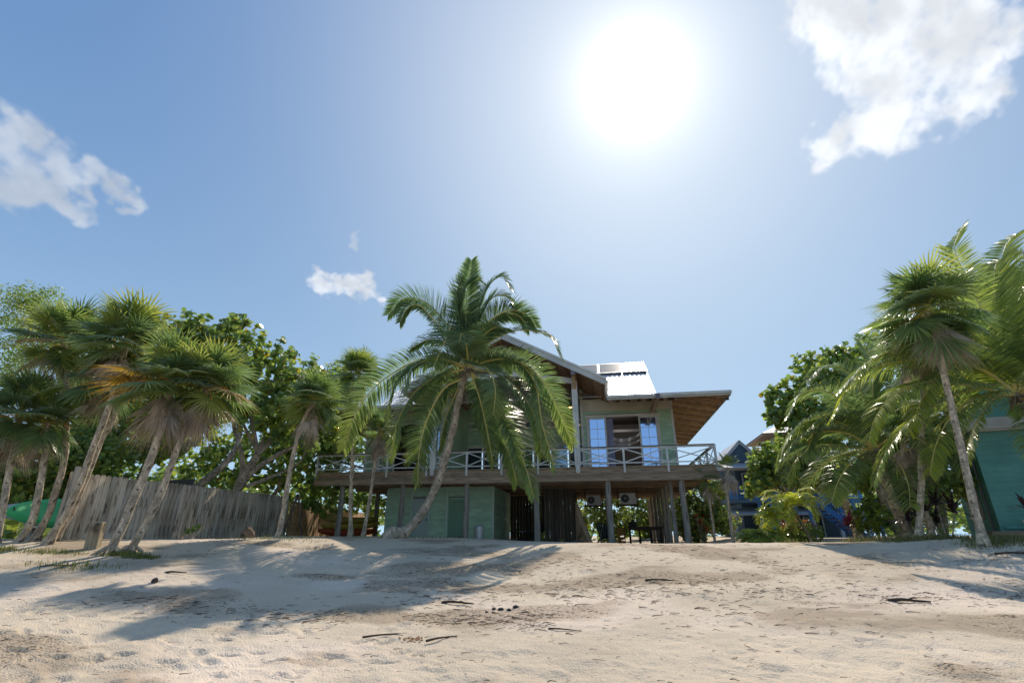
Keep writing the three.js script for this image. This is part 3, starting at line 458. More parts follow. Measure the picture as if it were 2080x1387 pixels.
// ------------------------------------------------------------------ under the house
const inHouse = (u, y, v) => V(u, y, -v).applyAxisAngle(UPV, house.rotation.y).add(house.position);
const hturn = house.rotation.y;
const hthing = (name, label, cat, u, y, v, turn = 0, group) => thing(name, label, cat, inHouse(u, y, v).toArray(), hturn + turn, group);
{ // concrete slab under the store room
  const s = new THREE.Mesh(box(9.2, 0.3, 9.5, 0, -0.13, 0), M.slab); s.name = 'concrete_slab'; s.position.copy(inHouse(-3.4, 0.06, 6.2)); s.rotation.y = hturn; s.receiveShadow = s.castShadow = true; scene.add(s); s.userData = { kind: 'structure', label: 'concrete slab under the raised house', category: 'slab' };
}
{ // boarded store room
  const o = hthing('store_room', 'green boarded store room between the posts under the deck', 'shed', -4.05, 0.08, 2.0), lap = 0.152; let k = 0;
  for (let y = 0; y < 2.5; y += lap, k++) for (const [a, b] of y > 2.05 ? [[-2.9, 2.75]] : [[-2.9, -1.55], [-0.55, 0.35], [1.35, 2.75]]) { const m = part(o, 'siding_board', box(b - a, lap + 0.02, 0.022), M.green[(k * 5 + 1) % 3]); m.position.set((a + b) / 2, y + lap / 2, 0); m.rotation.x = -0.075; }
  k = 0; for (const u of [-2.9, 2.75]) for (let y = 0; y < 2.5; y += lap, k++) { const m = part(o, 'siding_board', box(0.022, lap + 0.02, 4.6), M.green[k % 3]); m.position.set(u, y + lap / 2, -2.3); m.rotation.z = (u > 0 ? -1 : 1) * -0.075; }
  part(o, 'wall_core', box(5.5, 2.5, 0.08, -0.07, 1.25, -0.12), M.room);
  for (const u of [-2.9, 2.75, -1.55, -0.55, 0.35, 1.35]) part(o, 'corner_board', box(0.09, 2.48, 0.07, u, 1.24, 0.02), std(0.5, 0.62, 0.52, 0.6));
  const d = part(o, 'door', box(0.92, 2.02, 0.04, -1.05, 1.02, -0.02), std(0.42, 0.52, 0.5, 0.6)); part(d, 'handle', box(0.03, 0.12, 0.05, -0.72, 1.0, 0.03), M.black);
  const w = sub(o, 'louvre_door'); for (let j = 0; j < 22; j++) part(w, 'slat', box(0.8, 0.07, 0.012, 0.85, 0.25 + j * 0.085, -0.01).rotateX(0), std(0.2, 0.36, 0.24, 0.6)); part(w, 'frame', merge([box(0.08, 2.04, 0.05, 0.41, 1.02, 0), box(0.08, 2.04, 0.05, 1.29, 1.02, 0), box(0.8, 0.1, 0.05, 0.85, 2.0, 0), box(0.8, 0.14, 0.05, 0.85, 0.1, 0)]), std(0.3, 0.46, 0.33, 0.6));
}
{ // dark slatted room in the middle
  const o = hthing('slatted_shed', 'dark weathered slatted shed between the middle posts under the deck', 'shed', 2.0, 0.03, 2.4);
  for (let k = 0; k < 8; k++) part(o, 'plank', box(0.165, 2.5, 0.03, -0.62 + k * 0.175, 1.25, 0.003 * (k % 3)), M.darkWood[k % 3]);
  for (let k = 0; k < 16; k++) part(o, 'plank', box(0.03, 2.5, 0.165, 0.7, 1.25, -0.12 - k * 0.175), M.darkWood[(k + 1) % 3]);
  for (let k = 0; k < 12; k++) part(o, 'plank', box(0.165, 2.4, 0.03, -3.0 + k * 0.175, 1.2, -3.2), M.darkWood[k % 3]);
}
{ // woven panel leaning on the shed
  const o = hthing('thatch_screen', 'sunlit tan thatch panel leaning beside the dark shed', 'panel', 3.02, 0.0, 2.2), r = RNG(12), g = [];
  const outline = [[-0.2, 0], [0.52, 0], [-0.12, 1.8], [-0.2, 1.75]];
  part(o, 'backing', prism(outline, 0.04), std(0.34, 0.24, 0.15, 0.95, { map: weatherTex }));
  for (let k = 0; k < 46; k++) { const t = k / 45, y0 = 1.78 * (1 - t), x = lerp(-0.15, 0.5, t); part(o, 'reed', beam([x - 0.02, Math.max(y0 - 0.5, 0.02), 0.03 + r() * 0.02], [x - 0.02 - 0.02 * r(), y0 + 0.04 * r(), 0.03 + r() * 0.02], 0.02, 0.012), std(0.5, 0.38, 0.24, 0.95)); }
  part(o, 'edge_batten', box(0.08, 1.85, 0.05, -0.22, 0.92, 0.01), wood(0.36, 0.25, 0.15));
}
// air-conditioner outdoor units on shelves between the posts
function acUnit(u, y, v, label, s = 1) {
  const o = hthing('air_conditioner', label, 'air conditioner', u, y, v, 0, 'air conditioner units under the deck'); o.scale.setScalar(s);
  part(o, 'cabinet', box(0.8, 0.55, 0.28, 0, 0.275, 0), M.acWhite);
  const f = sub(o, 'fan'); part(f, 'fan_well', new THREE.CylinderGeometry(0.21, 0.21, 0.012, 32).rotateX(Math.PI / 2).translate(-0.13, 0.28, 0.143), M.black);
  for (const r of [0.06, 0.11, 0.16, 0.205]) part(f, 'guard_ring', new THREE.TorusGeometry(r, 0.006, 6, 32).translate(-0.13, 0.28, 0.165), std(0.25, 0.25, 0.25, 0.5));
  part(f, 'hub', new THREE.CylinderGeometry(0.035, 0.035, 0.03, 16).rotateX(Math.PI / 2).translate(-0.13, 0.28, 0.165), M.acWhite);
  for (let k = 0; k < 5; k++) part(f, 'blade', box(0.07, 0.15, 0.008, 0, 0.11, 0).rotateY(0.5).rotateZ(k * 1.2566).translate(-0.13, 0.28, 0.154), std(0.12, 0.12, 0.13, 0.5));
  part(o, 'pipe_cover', box(0.07, 0.3, 0.2, 0.43, 0.2, 0), std(0.5, 0.5, 0.48, 0.6));
  part(o, 'shelf', merge([box(1.1, 0.07, 0.06, 0, -0.045, 0.14), box(1.1, 0.07, 0.06, 0, -0.045, -0.14), box(0.06, 0.07, 0.5, -0.5, -0.12, 0), box(0.06, 0.07, 0.5, 0.5, -0.12, 0)]), M.darkWood[0]);
  for (const q of [-0.5, 0.5]) part(o, 'hanger', box(0.05, 1.05, 0.05, q, 0.4, -0.2), M.darkWood[1]);
}
acUnit(3.62, 1.86, 4.9, 'smaller white air conditioner just left of a post', 0.92);
acUnit(5.42, 1.88, 4.6, 'larger white air conditioner right of the same post', 1);
{ // garden chair with fanned slats
  const o = hthing('garden_chair', 'dark blue slatted garden chair in the shade under the deck', 'chair', 4.1, -0.1, 7.2, 0.35), m = std(0.03, 0.07, 0.12, 0.5);
  for (let k = 0; k < 5; k++) part(o, 'seat_slat', box(0.55, 0.025, 0.085, 0, 0.36 - k * 0.02, 0.22 - k * 0.1), m);
  for (let k = -2; k <= 2; k++) { const b = part(o, 'back_slat', box(0.1, 0.86 - Math.abs(k) * 0.06, 0.025, 0, 0.43, 0), m); b.position.set(k * 0.105, 0.32, -0.24); b.rotation.set(-0.32, 0, -k * 0.045); }
  for (const s of [-1, 1]) { part(o, 'armrest', box(0.14, 0.025, 0.7, s * 0.36, 0.56, 0.0), m); part(o, 'leg', box(0.04, 0.56, 0.1, s * 0.32, 0.28, 0.28), m); part(o, 'leg', beam([s * 0.3, 0.36, 0.24], [s * 0.3, 0.03, -0.5], 0.04, 0.1), m); }
}
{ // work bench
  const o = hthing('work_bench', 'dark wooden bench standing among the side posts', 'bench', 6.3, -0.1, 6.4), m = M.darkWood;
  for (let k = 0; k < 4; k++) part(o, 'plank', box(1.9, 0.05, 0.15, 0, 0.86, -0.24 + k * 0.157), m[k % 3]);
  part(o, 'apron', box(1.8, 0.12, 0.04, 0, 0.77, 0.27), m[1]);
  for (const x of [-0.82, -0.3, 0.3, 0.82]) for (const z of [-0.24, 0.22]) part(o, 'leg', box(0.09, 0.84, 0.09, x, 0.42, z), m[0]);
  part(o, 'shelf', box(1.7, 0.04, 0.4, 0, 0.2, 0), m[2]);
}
{ const m = new THREE.Mesh(merge([box(0.34, 0.26, 0.3, 0, 0.13, 0), box(0.12, 0.1, 0.12, 0.02, 0.31, 0)]), std(0.04, 0.05, 0.045, 0.8)); m.name = 'tool_box'; m.position.copy(inHouse(5.65, 0.79, 6.4)); m.rotation.y = hturn + 0.3; m.castShadow = m.receiveShadow = true; scene.add(m); tag(m, 'black tool box standing on the dark bench', 'tool box'); }
{ // bin
  const o = hthing('metal_bin', 'ribbed metal bin beside the store room under the deck', 'bin', -1.75, 0.09, 0.9), m = std(0.62, 0.63, 0.62, 0.4, { metalness: 0.6 });
  const pr = [[0.0, 0], [0.2, 0]]; for (let k = 0; k <= 14; k++) pr.push([0.2 + 0.045 * k / 14 + (k % 2 ? 0.008 : 0), 0.02 + k * 0.042]); part(o, 'drum', new THREE.LatheGeometry(pr.map((a) => new THREE.Vector2(...a)), 28), m);
  part(o, 'lid', new THREE.LatheGeometry([[0.26, 0.6], [0.265, 0.64], [0.2, 0.68], [0.0, 0.7]].map((a) => new THREE.Vector2(...a)), 28), m); part(o, 'handle', new THREE.TorusGeometry(0.05, 0.01, 6, 16, Math.PI).translate(0, 0.695, 0), m);
}
{ const o = hthing('orange_crate', 'orange crate on the ground behind a post', 'crate', 5.0, -0.1, 6.6), m = std(0.55, 0.2, 0.06, 0.6); for (let k = 0; k < 4; k++) { part(o, 'slat', box(0.42, 0.13, 0.02, 0, 0.1 + k * 0.2, 0.2), m); part(o, 'slat', box(0.02, 0.13, 0.4, 0.21, 0.1 + k * 0.2, 0), m); } for (const x of [-0.2, 0.2]) part(o, 'post', box(0.03, 0.82, 0.03, x, 0.41, 0.18), m); part(o, 'base', box(0.4, 0.03, 0.4, 0, 0.03, 0), m); }
{ // small stools round a table in the shade
  const o = hthing('low_table', 'small dark table with thin legs under the middle of the house', 'table', -0.35, 0.08, 5.2); part(o, 'table_top', new THREE.CylinderGeometry(0.34, 0.34, 0.03, 24).translate(0, 0.46, 0), std(0.3, 0.3, 0.3, 0.6)); for (let k = 0; k < 3; k++) part(o, 'leg', beam([0.1 * Math.cos(k * 2.1), 0.45, 0.1 * Math.sin(k * 2.1)], [0.26 * Math.cos(k * 2.1), 0, 0.26 * Math.sin(k * 2.1)], 0.03, 0.03), M.black);
  const c = hthing('deck_chair', 'low dark chair beside the small table in the shade', 'chair', 0.45, 0.08, 5.0, -0.5); part(c, 'seat', box(0.5, 0.05, 0.5, 0, 0.38, 0), M.black); part(c, 'backrest', box(0.5, 0.5, 0.04, 0, 0.62, -0.26).rotateX(-0.1), M.black); for (const x of [-0.22, 0.22]) for (const z of [-0.22, 0.22]) part(c, 'leg', box(0.04, 0.38, 0.04, x, 0.19, z), M.black);
}

// ------------------------------------------------------------------ kayaks
function kayakGeo(L, W, H) {
  const pos = [], idx = [], uv = [], n = 30, m = 18;
  for (let i = 0; i <= n; i++) { const t = i / n * 2 - 1, w = W / 2 * Math.pow(Math.max(0, 1 - Math.pow(Math.abs(t), 2.6)), 0.75) + 0.004, rock = 0.1 * t * t; for (let k = 0; k <= m; k++) { const a = k / m * Math.PI * 2, c = Math.cos(a), s = Math.sin(a); const top = s > 0; let y = (top ? 0.32 * H * Math.pow(Math.abs(s), 0.5) - (Math.abs(c) < 0.62 && Math.abs(t) < 0.62 ? 0.09 * (1 - Math.abs(c) / 0.62) : 0) : -0.68 * H * Math.pow(Math.abs(s), 0.8)) * (0.45 + 0.55 * w / (W / 2)) + rock; pos.push(t * L / 2, y, Math.sign(c) * Math.pow(Math.abs(c), 0.8) * w); uv.push(t * L / 2, k / m); } }
  for (let i = 0; i < n; i++) for (let k = 0; k < m; k++) { const a = i * (m + 1) + k, b = a + m + 1; idx.push(a, b, a + 1, a + 1, b, b + 1); }
  return mesh(pos, idx, uv);
}
const kg = kayakGeo(3.0, 0.78, 0.36);
function kayak(label, c, pos, rot, group) {
  const o = thing('kayak', label, 'kayak', pos, 0, group); o.rotation.set(...rot); const m = std(...c, 0.42);
  part(o, 'hull', kg, m);
  for (const x of [-0.75, 0.65]) { const h = part(o, 'hatch', new THREE.CylinderGeometry(0.1, 0.1, 0.02, 20), M.black); h.position.set(x, 0.055, 0); }
  for (const x of [-0.3, 0.15]) for (const s of [-1, 1]) { const h = part(o, 'scupper_hole', new THREE.CylinderGeometry(0.025, 0.025, 0.02, 10), M.black); h.position.set(x, 0.05, s * 0.14); }
  for (const x of [-1.38, 1.38]) { const t = part(o, 'toggle', new THREE.CylinderGeometry(0.012, 0.012, 0.1, 8), M.black); t.rotation.x = Math.PI / 2; t.position.set(x, 0.17, 0); }
  return o;
}
const gk = kayak('bright green kayak on its side behind the leaning palm trunks', [0.07, 0.6, 0.22], [-13.75, 0.98, -16.7], [1.0, 1.22, 0.05, 'YXZ']); gk.scale.setScalar(1.22);
{ const o = thing('paddle_board', 'pale lilac paddle board showing behind the green kayak', 'board', [-14.12, 1.02, -16.9]); o.rotation.set(1.05, 1.22, 0.05, 'YXZ'); o.scale.set(1.12, 1, 0.8); const pts = []; for (let i = 0; i <= 40; i++) { const a = i / 40 * Math.PI * 2; pts.push([1.6 * Math.sign(Math.cos(a)) * Math.pow(Math.abs(Math.cos(a)), 0.8), 0.4 * Math.sign(Math.sin(a)) * Math.pow(Math.abs(Math.sin(a)), 0.7)]); } part(o, 'deck', prism(pts.slice(0, 40), 0.1).rotateX(Math.PI / 2), std(0.55, 0.54, 0.62, 0.4)); part(o, 'fin', prism([[0, 0], [0.16, 0], [0.05, -0.2]], 0.015).translate(1.1, -0.05, 0), M.black); }
{ const o = thing('kayak_rack', 'weathered plank rack carrying the green kayak', 'rack', [-13.75, 0.22, -16.7], 1.22); part(o, 'plank', box(2.6, 0.05, 0.24, 0, 0.42, 0.1), M.fence[4]); for (const x of [-0.9, 0.9]) for (const z of [-0.25, 0.2]) part(o, 'leg', box(0.09, 0.44, 0.09, x, 0.2, z), M.fence[2]); for (const x of [-0.9, 0.9]) part(o, 'crossbar', box(0.08, 0.08, 0.6, x, 0.36, -0.02), M.fence[1]); }
kayak('orange red kayak at the bottom of the stack by fence', [0.32, 0.06, 0.025], inHouse(-9.1, 0.52, 2.2).toArray(), [0, 0.5, 0], null);
kayak('mustard yellow kayak in the middle of the stack by fence', [0.36, 0.26, 0.04], inHouse(-9.0, 0.83, 2.25).toArray(), [0.04, 0.46, 0.02]);
kayak('olive yellow kayak on top of the stack by fence', [0.28, 0.22, 0.05], inHouse(-9.05, 1.14, 2.2).toArray(), [0.03, 0.53, -0.02]);

// ------------------------------------------------------------------ board fences
function fence(name, label, A, B, y0, y1, h, mats, seed, gapEvery) {
  const L = Math.hypot(B[0] - A[0], B[1] - A[1]), n = Math.floor(L / 0.195), o = thing(name, label, 'fence', [A[0], 0, A[1]], Math.atan2(-(B[1] - A[1]), B[0] - A[0])), r = RNG(seed);
  const pg = [0, 1, 2, 3].map((k) => { const w = 0.176 + 0.005 * (k % 2), c = 0.05; const g = prism([[-w / 2, 0], [w / 2, 0], [w / 2, h - c], [w / 2 - c, h], [-w / 2 + c, h], [-w / 2, h - c]], 0.02); const uv = g.attributes.uv; for (let i = 0; i < uv.count; i++) uv.setXY(i, uv.getX(i) + k * 0.37, uv.getY(i) + k * 0.71); return g; });
  for (let k = 0; k < n; k++) { const m = part(o, 'picket', pg[Math.floor(r() * 4)], mats[Math.floor(r() * mats.length)]); const x = (k + 0.5) * L / n; m.position.set(x, lerp(y0, y1, k / n) + (r() - 0.5) * 0.04, 0.006 * (k % 2) + (r() - 0.5) * 0.01); m.rotation.z = (r() - 0.5) * 0.018; m.rotation.y = (r() - 0.5) * 0.1; }
  for (const f of [0.16, 0.55, 0.88]) part(o, 'rail', beam([0, y0 + h * f, -0.06], [L, y1 + h * f, -0.06], 0.04, 0.09), mats[0]);
  for (let x = 0.05; x < L; x += 2.4) part(o, 'post', box(0.1, h + 0.35, 0.1, x, lerp(y0, y1, x / L) + h / 2 - 0.16, -0.135), mats[1 % mats.length]);
  return o;
}
const f1 = fence('board_fence', 'weathered grey board fence running inland beside the palms', [-12.55, -14.8], [-11.06, -26], 0.16, 0.28, 1.87, M.fence, 21);
part(f1, 'end_post', box(0.14, 2.05, 0.06, -0.02, 1.16, 0.05), std(0.4, 0.4, 0.39, 0.9, { map: weatherTex }), 'smooth grey end board');
fence('board_fence', 'warm brown board fence continuing past the stacked kayaks', [-11.05, -26.2], [-11.45, -45], 0.28, 0.3, 1.66, M.fenceWarm, 22);
{ const o = thing('timber_post', 'short square timber post in front of the grey fence', 'post', [-10.55, ground(-10.55, -13.6), -13.6], 0.3); o.rotation.z = 0.03; part(o, 'shaft', box(0.27, 0.72, 0.24, 0, 0.26, 0), std(0.42, 0.36, 0.26, 0.9, { map: weatherTex, bumpMap: woodBump, bumpScale: 0.006 })); part(o, 'top_cap', box(0.25, 0.02, 0.22, 0, 0.63, 0), std(0.36, 0.33, 0.26, 0.9, { map: weatherTex })); }
{ const o = thing('plant_ladder', 'old wooden step ladder leaning by fence behind a thin palm', 'ladder', [-8.55, 0.27, -20.2], -1.2), m = M.darkWood; for (const s of [-1, 1]) { part(o, 'side_rail', beam([s * 0.26, 0, 0.1], [s * 0.2, 1.55, -0.25], 0.05, 0.08), m[1]); part(o, 'back_leg', beam([s * 0.24, 0, -0.6], [s * 0.19, 1.5, -0.28], 0.04, 0.06), m[0]); } for (let k = 0; k < 5; k++) part(o, 'tread', box(0.5 - k * 0.02, 0.035, 0.14, 0, 0.25 + k * 0.3, 0.05 - k * 0.07), M.fence[k % 3]); }
{ // roof of a dark covered boat behind the fence
  const o = thing('covered_boat', 'black covered boat showing above the grey fence top', 'boat', [-13.6, 0.75, -20.5], 1.35); part(o, 'hull', kayakGeo(5.2, 2.0, 1.3), M.black); part(o, 'cover', new THREE.SphereGeometry(1, 28, 12, 0, 6.3, 0, 1.57).scale(2.1, 0.75, 0.85).translate(-0.2, 0.75, 0), std(0.03, 0.03, 0.033, 0.35)); part(o, 'windscreen', box(0.06, 0.42, 1.2, 0.6, 1.5, 0).rotateZ(0), std(0.12, 0.12, 0.12, 0.4)); part(o, 'trailer_frame', merge([box(4, 0.1, 0.1, 0, -0.5, 0.4), box(4, 0.1, 0.1, 0, -0.5, -0.4), box(0.1, 0.1, 1.6, 0, -0.5, 0)]), M.darkWood[0]);
}
const COCO1 = {"hub":[-1.64,6.33,-18.0],"trunk":[[-4.03,0.26,-18.0],[-3.63,0.42,-18.0],[-3.25,0.79,-18.0],[-2.75,1.64,-18.0],[-2.38,2.8,-18.0],[-2.13,3.94,-18.0],[-1.96,5.03,-18.0],[-1.67,6.27,-18.0]],"fronds":[[[-1.64,6.33,-18.0],[-3.33,6.57,-18.0],[-4.96,5.64,-18.0],[-5.71,4.48,-18.0],[-6.0,3.15,-18.0]],[[-1.64,6.33,-18.0],[-2.99,6.53,-18.0],[-4.07,6.04,-18.0],[-4.47,5.22,-18.0],[-4.55,4.3,-18.0]],[[-1.7,5.89,-18.0],[-2.47,5.5,-18.0],[-3.08,4.3,-18.0],[-3.29,3.23,-18.0],[-3.28,1.96,-18.0]],[[-1.63,6.18,-18.0],[-1.24,5.21,-17.97],[-0.88,3.75,-17.94],[-0.65,2.62,-17.91]],[[-1.44,5.98,-18.0],[-0.73,5.22,-18.0],[0.02,3.76,-18.0],[0.48,2.55,-18.0],[0.76,1.52,-18.0]],[[-1.48,6.08,-18.0],[-1.0,5.22,-18.0],[-0.44,3.94,-18.0],[0.0,2.72,-18.0],[0.17,1.96,-18.0]],[[-1.45,6.41,-18.0],[0.07,6.55,-18.0],[0.81,5.71,-18.0],[1.09,4.12,-18.0],[1.52,2.46,-18.0]],[[-1.4,6.47,-18.0],[0.0,6.61,-18.0],[1.11,5.79,-18.0],[1.83,4.3,-18.0],[2.18,3.32,-18.0]],[[-1.46,6.73,-18.0],[-0.67,7.41,-18.0],[0.34,7.78,-18.0],[1.45,7.5,-18.0],[1.87,6.67,-18.0]],[[-1.54,6.87,-18.0],[-1.06,7.86,-18.08],[-0.43,8.52,-18.14],[0.23,8.49,-18.18],[0.66,7.92,-18.22]],[[-1.6,6.93,-18.0],[-1.25,8.2,-18.0],[-0.79,9.16,-18.0],[-0.29,9.27,-18.0],[0.16,8.71,-18.0]],[[-1.69,6.93,-18.0],[-1.82,8.41,-18.0],[-1.78,9.71,-18.0],[-1.66,10.89,-18.0]],[[-1.62,6.97,-18.0],[-1.39,8.41,-18.0],[-0.95,9.71,-18.0],[-0.44,10.12,-18.0],[0.0,9.54,-18.0]],[[-1.73,6.93,-18.0],[-2.01,8.41,-18.0],[-1.88,9.6,-18.0],[-1.49,9.98,-18.0],[-1.07,9.76,-18.0]],[[-1.79,6.87,-18.0],[-2.6,8.1,-18.0],[-3.48,9.01,-18.0],[-4.32,9.16,-18.0],[-4.88,8.41,-18.0]],[[-1.75,6.47,-18.0],[-2.03,7.16,-17.46],[-2.23,7.59,-17.15],[-2.4,6.92,-16.86],[-2.69,5.71,-16.3]],[[-1.8,6.73,-18.0],[-2.88,7.99,-18.0],[-3.75,8.88,-18.0],[-4.13,8.73,-18.0],[-4.39,8.1,-18.0]],[[-1.75,6.18,-18.0],[-2.5,5.98,-18.0],[-3.48,5.41,-18.0],[-4.12,4.3,-18.0],[-4.31,2.89,-18.0]],[[-1.53,6.27,-18.0],[-0.55,5.98,-18.0],[0.36,5.22,-18.0],[0.89,4.12,-18.0],[1.04,2.89,-18.0]],[[-1.67,6.08,-18.0],[-2.08,5.58,-18.61],[-2.61,4.62,-19.46],[-2.96,3.41,-20.32]],[[-1.66,6.93,-18.0],[-2.12,8.21,-18.03],[-2.27,9.3,-18.05],[-2.01,10.2,-18.06]],[[-1.6,6.93,-18.0],[-1.06,7.99,-18.0],[-0.1,8.63,-18.0],[0.62,8.41,-18.0],[0.96,7.89,-18.0]]]};
const COCO2 = {"hub":[14.78,4.26,-14.2],"trunk":[[15.5,0.2,-14.9],[15.6,1.3,-14.8],[15.4,2.7,-14.5],[14.78,4.26,-14.2]],"fronds":[[[14.78,4.26,-14.2],[13.92,4.97,-14.2],[12.69,5.25,-14.2],[11.02,5.06,-14.2],[10.09,4.56,-14.2],[9.18,3.46,-14.2]],[[14.78,4.26,-14.2],[13.66,4.39,-14.2],[12.33,4.56,-14.2],[11.21,4.19,-14.2],[10.42,3.46,-14.2],[10.06,2.76,-14.2]],[[14.78,4.26,-14.2],[13.64,4.33,-14.2],[12.34,3.86,-14.2],[11.24,3.24,-14.2],[10.36,2.35,-14.2],[9.91,1.62,-14.2]],[[14.83,4.41,-14.2],[14.3,5.79,-14.2],[13.53,6.5,-14.2],[12.63,6.54,-14.2],[11.76,5.88,-14.2]],[[14.8,4.48,-14.2],[14.95,6.05,-14.2],[15.4,7.91,-14.2],[15.8,8.63,-14.2],[16.78,8.9,-14.2]],[[14.8,4.56,-14.2],[14.7,6.37,-14.2],[14.53,8.17,-14.2],[14.51,9.09,-14.2],[15.01,9.9,-14.2]],[[14.92,4.56,-14.2],[15.37,6.54,-14.2],[15.99,8.81,-14.2],[16.61,9.56,-14.2],[17.56,9.9,-14.2]],[[14.92,4.48,-14.2],[15.9,6.54,-14.2],[16.98,8.81,-14.2],[17.83,9.75,-14.2]],[[14.94,4.33,-14.2],[16.29,5.41,-14.2],[17.76,5.72,-14.2],[18.39,4.79,-14.2]],[[14.78,4.26,-14.2],[13.63,4.11,-14.2],[12.57,3.46,-14.2],[11.89,2.62,-14.2],[11.53,1.88,-14.2]],[[14.78,4.26,-14.2],[14.23,4.19,-14.2],[13.41,3.46,-14.2],[12.78,2.62,-14.2],[12.43,1.95,-14.2]],[[14.91,4.26,-14.2],[14.64,3.62,-13.66],[13.82,2.55,-12.98],[13.09,1.74,-12.44]],[[14.78,4.26,-14.2],[13.85,5.41,-14.2],[12.24,5.72,-14.2],[10.58,5.09,-14.2],[9.49,4.19,-14.2]],[[14.78,4.41,-14.2],[14.26,5.09,-14.2],[13.21,5.02,-14.2],[12.08,4.19,-14.2],[11.31,3.03,-14.2]],[[14.84,4.51,-14.2],[15.21,5.88,-14.2],[16.06,7.38,-14.2],[16.87,8.08,-14.2]]]};
const COCO3 = {"hub":[12.23,3.15,-17.0],"trunk":[[12.58,0.22,-17.0],[12.5,0.59,-17.0],[12.34,1.49,-17.0],[12.27,2.35,-17.0],[12.25,3.1,-17.0]],"fronds":[[[12.23,3.15,-17.0],[11.33,3.56,-16.94],[10.31,3.58,-16.9],[9.49,3.29,-16.86],[8.85,2.64,-16.83]],[[12.23,3.15,-17.0],[11.43,3.1,-17.0],[10.35,3.1,-17.0],[9.53,2.75,-17.0],[9.03,2.03,-17.0]],[[12.23,3.15,-17.0],[11.79,4.25,-17.0],[11.04,5.04,-17.0],[10.16,4.95,-17.0],[9.43,4.08,-17.0]],[[12.23,3.15,-17.0],[12.26,4.77,-17.0],[11.84,5.85,-17.0],[11.1,5.94,-17.0],[10.42,5.4,-17.0]],[[12.23,3.15,-17.0],[12.65,4.95,-17.0],[12.9,6.22,-17.0],[12.64,6.98,-17.0]],[[12.23,3.15,-17.0],[12.99,4.6,-17.0],[13.92,5.49,-17.0],[14.51,5.13,-17.0],[14.5,4.25,-17.0]],[[12.23,3.15,-17.0],[13.5,3.8,-17.31],[14.49,3.67,-17.53],[14.85,2.86,-17.77]],[[12.23,3.15,-17.0],[11.37,2.72,-16.81],[10.5,1.99,-16.6],[10.01,1.3,-16.43]],[[12.23,3.15,-17.0],[12.33,2.74,-16.43],[12.0,1.83,-15.69],[11.45,1.09,-15.14]],[[12.23,3.15,-17.0],[11.92,4.08,-17.0],[11.2,4.25,-17.0],[10.41,3.74,-17.0],[9.89,2.91,-17.0]],[[12.23,3.15,-17.0],[11.49,4.08,-17.0],[10.31,4.08,-17.0],[9.32,3.32,-17.0],[8.81,2.42,-17.0]]]};
const FAN = [[[[-13.4,0.3,-14.0],[-13.48,0.78,-14.0],[-13.6,1.41,-14.0],[-13.75,2.25,-14.0],[-13.83,2.86,-14.0]],[-13.97,3.63,-14.0],1.33],[[[-13.01,0.25,-14.2],[-12.83,0.64,-14.2],[-12.87,1.3,-14.2],[-13.0,2.08,-14.2],[-13.11,2.69,-14.2]],[-13.3,3.46,-14.2],1.1],[[[-12.95,0.25,-14.6],[-12.8,0.8,-14.6],[-12.79,1.65,-14.6],[-12.84,2.4,-14.6],[-13.03,3.11,-14.6],[-13.68,5.23,-14.6]],[-13.99,6.04,-14.6],1.54],[[[-11.87,0.28,-13.8],[-11.67,0.75,-13.8],[-11.52,1.52,-13.8],[-11.44,2.62,-13.8],[-11.36,3.51,-13.8],[-11.34,4.66,-13.8]],[-11.39,5.73,-13.8],1.53],[[[-12.31,0.27,-14.5],[-12.11,0.8,-14.5],[-11.98,1.71,-14.5],[-11.85,2.88,-14.5],[-11.69,3.67,-14.5]],[-12.17,4.8,-14.5],1.26],[[[-9.63,0.18,-13.0],[-9.51,0.47,-13.0],[-9.4,1.1,-13.0],[-9.25,1.99,-13.0],[-9.14,3.19,-13.0]],[-9.22,4.3,-13.0],1.49],[[[-9.36,0.18,-13.3],[-9.17,0.53,-13.3],[-8.98,1.23,-13.3],[-8.84,2.22,-13.3],[-8.69,3.26,-13.3]],[-8.36,4.29,-13.3],1.33],[[[-7.38,0.3,-17.0],[-7.36,1.34,-17.0],[-7.34,2.58,-17.0],[-7.22,3.74,-17.0],[-7.05,4.33,-17.0]],[-6.87,4.86,-17.0],1.27],[[[-6.02,0.27,-20.0],[-6.13,1.34,-20.0],[-6.26,2.98,-20.0],[-6.35,5.14,-20.0],[-6.32,6.18,-20.0]],[-6.39,6.78,-20.0],1.24],[[[-5.68,0.27,-20.5],[-5.59,1.36,-20.5],[-5.51,2.86,-20.5],[-5.49,3.84,-20.5]],[-5.43,4.48,-20.5],1.05],[[[11.29,0.21,-12.9],[11.31,0.75,-12.9],[11.42,1.92,-12.9],[11.56,3.43,-12.9],[11.67,4.73,-12.9]],[11.71,6.4,-12.9],1.65],[[[12.55,0.3,-16.0],[12.48,1.13,-16.0],[12.38,2.0,-16.0],[12.31,2.76,-16.0]],[12.59,3.38,-16.0],1.18],[[[8.83,0.03,-21.5],[8.83,0.47,-21.5],[8.84,1.22,-21.5],[8.86,1.99,-21.5]],[9.05,3.08,-21.5],0.83],[[[8.65,0.01,-23.0],[8.67,0.68,-23.0],[8.66,1.49,-23.0],[8.64,2.11,-23.0]],[8.67,2.63,-23.0],0.92],[[[11.36,0.27,-15.0],[11.77,1.49,-15.0],[12.39,3.48,-15.0],[12.92,5.36,-15.0]],[12.74,6.2,-15.0],1.27]];
